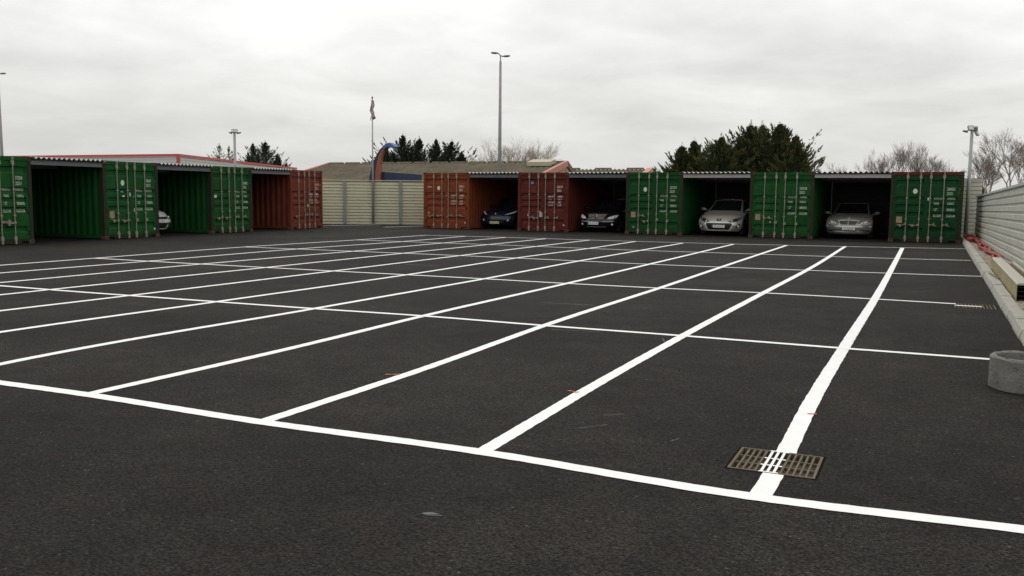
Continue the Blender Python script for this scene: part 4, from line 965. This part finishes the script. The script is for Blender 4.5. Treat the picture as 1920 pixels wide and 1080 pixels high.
for i in range(4): MB().prism([(-.2, -.06), (0, .12), (.2, -.06)], 0, w2*(i+.5)/4-.9, w2*(i+.5)/4+.9).build('ridge_cap', 'fibro_roof', barn2, (0, 0, rz2+.05))

# blue curved sign fin with orange face and a blue fascia box
SY = 41.0
def sP(px, py): return aY(px, py, SY)
o0 = sP(703, 400); o0.z = 0
sign = tag(empty('curved_sign', o0), 'blue curved sign fin with an orange edge rising behind the beige fence', 'sign')
outer = [(690, 345), (694, 325), (698, 308), (704, 294), (712, 280), (722, 271), (731, 269), (740, 275)]
inner = [(713, 345), (712, 325), (712, 308), (714, 296), (718, 284), (724, 277), (731, 276), (738, 277)]
midl = [(703, 345), (703, 325), (704.5, 308), (708, 294), (714, 281), (722, 274), (730, 272), (739, 276)]
def fin(ea, eb, y0, y1, nm, m_):
    mb = MB(); rows = []
    for a, b in zip(ea, eb):
        p = sP(*a)-o0; q_ = sP(*b)-o0; rows.append([(p.x, y0, p.z), (q_.x, y0, q_.z), (q_.x, y1, q_.z), (p.x, y1, p.z)])
    b0 = [(x, y, 0) for x, y, z in rows[0]]; mb.grid([b0]+rows, True); mb.add(rows[-1], [(0, 1, 2, 3)]); return mb.build(nm, m_, sign)
fin(outer, midl, .0, .30, 'blue_fin', 'banner_blue'); fin(midl, inner, .02, .26, 'orange_edge', 'banner_orange')
top_ = [(718, 275), (724, 269.5), (731, 267.5), (741, 275)]; bot_ = [(720, 281), (725, 276), (731, 275), (739, 278.5)]
mb = MB(); rows = []
for a, b in zip(top_, bot_):
    p = sP(*a)-o0; q_ = sP(*b)-o0; rows.append([(p.x, -.06, p.z), (q_.x, -.06, q_.z), (q_.x, .36, q_.z), (p.x, .36, p.z)])
mb.grid(rows, True); mb.add(rows[-1], [(0, 1, 2, 3)]); mb.add(rows[0], [(3, 2, 1, 0)]); mb.build('tip_cap', 'banner_blue_light', sign)
f0, f1 = sP(713, 322), aY(785, 327, SY-1.0)
fb = MB(); fb.add([(f0.x, f0.y+.2, 1.5), (f1.x, f1.y, 1.5), (f1.x, f1.y, f1.z), (f0.x, f0.y+.2, f0.z), (f0.x, f0.y+.5, 1.5), (f1.x, f1.y+.35, 1.5), (f1.x, f1.y+.35, f1.z), (f0.x, f0.y+.5, f0.z)], [(0, 1, 2, 3), (5, 4, 7, 6), (3, 2, 6, 7), (0, 3, 7, 4), (1, 5, 6, 2), (0, 4, 5, 1)])
fas = tag(empty('sign_fascia', (0, 0, 0)), 'dark blue fascia box beside the curved sign behind the fence', 'sign'); fb.build('panel', 'banner_blue', fas)
for pt in (f0.lerp(f1, .15), f0.lerp(f1, .85)): MB().box(pt.x-.08, pt.x+.08, pt.y+.1, pt.y+.26, 0, 1.5).build('leg', 'fence_post', fas)

# bank behind the metal wall with dry grass
bnk = MB(); rows = []
for i in range(44):
    y = 8+i*1.5
    hgt = 1.25+1.0*max(0, min(1, (44-y)/30))
    rows.append([(2.75+k*1.3, y, max(-.1, hgt*(1-(1-min(1, k/4))**2)+random.uniform(-.08, .1)-(0 if k < 9 else .3*(k-9)))) for k in range(14)])
bnk.grid(rows); struct(bnk.build('bank', 'dry_grass', smooth=True))
gt = MB()
for i in range(3500):
    y = random.uniform(10, 60); x = 2.75+random.random()*7; k = (x-2.75)/1.3; hgt = 1.25+1.0*max(0, min(1, (44-y)/30)); z = hgt*(1-(1-min(1, k/4))**2)-.05
    a = random.uniform(0, 6.28); l = random.uniform(.12, .34); s = .012
    gt.add([(x-s*math.cos(a), y-s*math.sin(a), z), (x+s*math.cos(a), y+s*math.sin(a), z), (x+random.uniform(-.12, .12), y+random.uniform(-.12, .12), z+l)], [(0, 1, 2)])
g_ = gt.build('grass', 'dry_grass', fix=False); g_['kind'] = 'stuff'; g_['label'] = 'dry brown grass on the bank behind the metal wall'; g_['category'] = 'grass'
for k, (px, nm, lb) in enumerate(((1829.5, 'dark_panel', 'left one of two dark panels standing behind the far end of the metal wall'), (1841, 'dark_panel', 'right one of two dark panels standing behind the far end of the metal wall'))):
    p = aY(px, 362, 45.0); tp_ = aY(px, 353.5, 45.0); t = tag(empty(nm, (p.x, 45, 0)), lb, 'panel', 'dark panels behind the wall')
    MB().box(-.10, .10, 0, .06, .2, tp_.z).build('board', 'pipe_dark', t); MB().box(.105, .18, .01, .07, 0, tp_.z+.02).build('post', 'gable_wood', t)

# ------------------------------------------------------------------ trees
def conifer(px, pyt, Y, halfw_px, mname, label, group, dens=1.0, seed=0, base_py=None):
    rnd = random.Random(seed); top = aY(px, pyt, Y); b = Vector((top.x, Y, 0)); H_ = top.z-.42
    hw = halfw_px/FPX*(Y-CAM.y)/math.cos(YAW-math.atan((px-960)/FPX))*math.cos(math.atan((px-960)/FPX))
    t = tag(empty('conifer_tree', b), label, 'tree', group)
    MB().tube([(0, 0, -.1), (.05, .03, H_*.5), (0, 0, H_*.97)], [.24, .14, .02], 7).build('trunk', 'bark', t)
    cv = []; cf = []
    cm_ = []
    def blade(p, d, l, wd, mi=0):
        s = d.cross(Vector((rnd.uniform(-1, 1), rnd.uniform(-1, 1), rnd.uniform(-.3, 1)))); 
        if s.length < 1e-4: return
        s.normalize(); o = len(cv); m_ = p+d*l*.45
        cv.extend([tuple(p), tuple(m_+s*wd), tuple(p+d*l), tuple(m_-s*wd)]); cf.append((o, o+1, o+2, o+3)); cm_.append(mi)
    limbs = MB()
    # several leaders, each a feathery cone of rising sprays; the first one is the tip of the tree
    nl = 5 if dens > 1.1 else (4 if dens > .6 else 3)
    leaders = [(0, 0, 1.0, 1.0)]
    for k in range(nl):
        az = 2*math.pi*(k+rnd.random()*.6)/nl; rr_ = hw*rnd.uniform(.22, .52)
        leaders.append((math.cos(az)*rr_, math.sin(az)*rr_, 1.0-(rr_/hw)**1.1*rnd.uniform(.70, 1.0), rnd.uniform(.40, .58)))
    for lx, ly, lf, wf in leaders:
        zt = H_*lf; base = Vector((lx*.25, ly*.25, zt*.12)); tip = Vector((lx, ly, zt)); cw = hw*wf
        limbs.tube([base, base.lerp(tip, .5)+Vector((lx*.1, ly*.1, 0)), tip-Vector((0, 0, .2))], [.07, .045, .012], 5, False)
        nb = int((185 if lf == 1 else 80)*dens)
        for i in range(nb):
            f = rnd.random()**.85; az = rnd.uniform(0, 2*math.pi); c0_ = base.lerp(tip, f)
            reach = cw*(1-f)**1.17*rnd.uniform(.45, 1.10)+.03; el = R(rnd.uniform(22, 50))+f*.30
            d = Vector((math.cos(az)*math.cos(el), math.sin(az)*math.cos(el), math.sin(el))); L_ = min(reach/max(.4, math.cos(el)), (tip.z-c0_.z)*.9+.2)
            end = c0_+d*L_+Vector((0, 0, .12*L_)); limbs.tube([c0_, end], [.022, .006], 3, False)
            for k in range(int(34*min(dens, 1.0)+8)):
                g = .12+.88*rnd.random()**.8; q_ = c0_.lerp(end, g)
                off = Vector((rnd.gauss(0, 1), rnd.gauss(0, 1), rnd.gauss(0, .7)))*(.05+.16*L_*(1-g))
                dd = (d+Vector((rnd.gauss(0, .30), rnd.gauss(0, .30), rnd.gauss(.18, .25)))).normalized()
                blade(q_+off, dd, rnd.uniform(.20, .48)*(1-.55*f), rnd.uniform(.022, .048))
            pl = rnd.uniform(.5, 1.05)*(1-.78*f)
            for k in range(18):      # feathery plume at the end of the limb
                g = rnd.random(); blade(end+d*pl*(g-.35), (d+Vector((rnd.gauss(0, .26), rnd.gauss(0, .26), rnd.gauss(.15, .15)))).normalized(), pl*(.62-.30*g), .036*(1.15-g*.5), 1)
            blade(end, (d+Vector((0, 0, .2))).normalized(), pl*.9, .042, 1)
        for k in range(int(36*max(dens, .6))):
            g = rnd.random(); az = rnd.uniform(0, 2*math.pi); rr_ = .20*g*rnd.random()
            dd = Vector((math.cos(az)*.45, math.sin(az)*.45, 1)).normalized(); blade(tip+Vector((math.cos(az)*rr_, math.sin(az)*rr_, -1.2*g-.25)), dd, rnd.uniform(.25, .45), .030, 1)
    for lx, ly, lf, wf in leaders:      # slender spire on every leader
        sh = rnd.uniform(.45, .75); tz = H_*lf-.15
        for k in range(46):
            g = rnd.random(); az = rnd.uniform(0, 2*math.pi); rr_ = .10*(1-g)
            dd = Vector((math.cos(az)*.55, math.sin(az)*.55, 1)).normalized(); blade(Vector((lx+math.cos(az)*rr_, ly+math.sin(az)*rr_, tz-.5+(sh+.5)*g)), dd, .16+.30*(1-g), .034*(1.2-g), 1)
    limbs.build('limbs', 'bark', t, fix=False)
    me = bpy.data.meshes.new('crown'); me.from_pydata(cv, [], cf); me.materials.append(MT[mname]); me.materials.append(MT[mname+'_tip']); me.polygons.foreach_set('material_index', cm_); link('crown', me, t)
    return t
gr = 'conifers behind the right containers'
conifer(1279, 268, 61, 50, 'conifer_olive', 'leftmost low conifer of the clump behind the champagne hatchback', gr, 1.25, 1)
conifer(1302, 259, 63, 54, 'conifer_olive', 'conifer with pale tip second from left in the big clump', gr, 1.1, 2)
conifer(1354, 251, 60, 66, 'conifer_olive', 'pointed conifer third from left in the big clump', gr, 1.35, 3)
conifer(1408, 230, 62, 86, 'conifer_olive', 'tall conifer in the middle of the big clump', gr, 1.5, 4)
conifer(1430, 229, 64, 60, 'conifer_olive', 'tall narrow conifer right of the middle of the big clump', gr, 1.2, 6)
conifer(1463, 227, 61, 84, 'conifer_olive', 'tallest conifer at the right of the big clump', gr, 1.5, 5)
conifer(1493, 249, 59, 54, 'conifer_olive', 'rightmost conifer sloping down towards the silver saloon bay', gr, 1.3, 7)
g2 = 'conifers behind the brown barn'
for i, (x, y, hw, lb) in enumerate(((699, 296, 13, 'lowest conifer left of the curved sign'), (724, 276, 26, 'conifer half hidden behind the curved sign'), (755, 250, 30, 'tallest conifer behind the brown barn'), (786, 256, 24, 'second conifer right of the curved sign tip'), (818, 258, 22, 'narrow conifer in the middle right behind the barn'), (847, 261, 28, 'broad conifer near the right end of the barn row'), (866, 283, 18, 'small conifer closing the barn row on the right'))):
    conifer(x, y, 96, hw*2.1, 'conifer_dark', lb, g2, 1.0, 20+i)
g3 = 'conifers behind the white hall'
for i, (x, y, hw, mn, lb, dn) in enumerate(((411, 268, 26, 'conifer_yellow', 'sparse yellowish conifer left of the floodlight mast', .28), (429, 272, 17, 'conifer_yellow', 'thin yellowish conifer touching the floodlight mast', .28), (474, 267, 25, 'conifer_dark', 'dark conifer right of the floodlight mast', .9), (497, 264, 32, 'conifer_dark', 'largest dark conifer behind the white hall', 1.0), (521, 285, 20, 'conifer_dark', 'lower dark conifer above the hall roof slope', .8), (537, 302, 8, 'conifer_dark', 'tiny conifer at the right end of the hall row', .5))):
    conifer(x, y, 112, hw*1.65, mn, lb, g3, dn, 40+i)

def bare(px, pyt, Y, mname, label, group, seed, spread=.5, levels=6, base_r=.16, up=.25, z0=0.0):
    rnd = random.Random(seed); top = aY(px, pyt, Y); b = Vector((top.x, Y, z0)); H_ = top.z-z0
    t = tag(empty('bare_tree', b), label, 'tree', group); tr = MB(); cr_ = MB(); tops = [0.0]
    segs = []
    def grow(p, d, l, r, lev):
        n = 3; pts = [p]; dd = d.copy()
        for k in range(n):
            dd = (dd+Vector((rnd.gauss(0, .055), rnd.gauss(0, .055), up*.22))).normalized(); pts.append(pts[-1]+dd*l/n)
        segs.append((pts, r, lev))
        if lev >= levels: return
        kids = 3 if lev < 1 else rnd.choice((2, 3, 3))
        for k in range(kids):
            f = rnd.uniform(.45, 1.0) if k else 1.0; j = min(n-1, int(f*n)); q_ = pts[j].lerp(pts[j+1], f*n-j)
            ax = Vector((rnd.gauss(0, 1), rnd.gauss(0, 1), rnd.gauss(0, .6))).normalized()
            nd = (dd+ax*spread*rnd.uniform(.6, 1.25)+Vector((0, 0, up*.3))).normalized()
            grow(q_, nd, l*rnd.uniform(.66, .92), r*.60, lev+1)
    for s in range(1): grow(Vector((0, 0, -.1)), Vector((rnd.gauss(0, .05), rnd.gauss(0, .05), 1)).normalized(), 1.0, 1.0, 0)
    mz = max(p.z for pts, r, lev in segs for p in pts); k = H_/mz
    for pts, r, lev in segs:
        rr_ = max(.0055, base_r*r); P_ = [p*k for p in pts]
        (tr if lev < 1 else cr_).tube(P_, [rr_, rr_*.9, rr_*.8, max(.0045, rr_*.66)], 6 if lev < 1 else 3, False)
    tr.build('trunk', 'bark', t, fix=False); cr_.build('crown', mname, t, fix=False)
    return t
g4 = 'bare trees behind the brown barn'
for i, (x, y, lb) in enumerate(((919, 270, 'leftmost bare tree behind the barn, left of the tall mast'), (948, 256, 'bare tree directly behind the tall lamp mast'), (972, 252, 'tallest bare tree just right of the tall mast'), (993, 255, 'bare tree above the middle of the barn right half'), (1020, 264, 'rightmost bare tree by the roof light'))):
    bare(x, y, 98, 'twig_brown', lb, g4, 60+i, .55, 7, .13, .18)
g5 = 'bare birches behind the corner'
for i, (x, y, lb) in enumerate(((1588, 302, 'small bare bush above the silver saloon bay'), (1655, 276, 'left one of the bare birches above the corner container'), (1683, 262, 'tallest purple bare birch left of the corner mast'), (1712, 300, 'low bare shrub between the birches'), (1734, 264, 'slim bare birch right of the pair'), (1752, 286, 'low bare birch above the corner container right half'), (1790, 312, 'low bare shrub nearest the corner mast'))):
    bare(x, y, 80, 'twig_purple' if i < 4 else 'twig_grey', lb, g5, 80+i, .48, 7, .09, .30)
g6 = 'bare trees on the bank'
for i, (x, y, Y, lb) in enumerate(((1858, 262, 52, 'bare tree on the bank close to the corner mast'), (1902, 238, 50, 'tall bare tree on the bank at the right photo edge'), (1838, 300, 60, 'low bare shrub behind the corner mast'), (1925, 262, 54, 'bare tree cut off by the right photo edge'))):
    bare(x, y, Y, 'twig_grey', lb, g6, 104+i, .56, 7, .09, .14, .9)
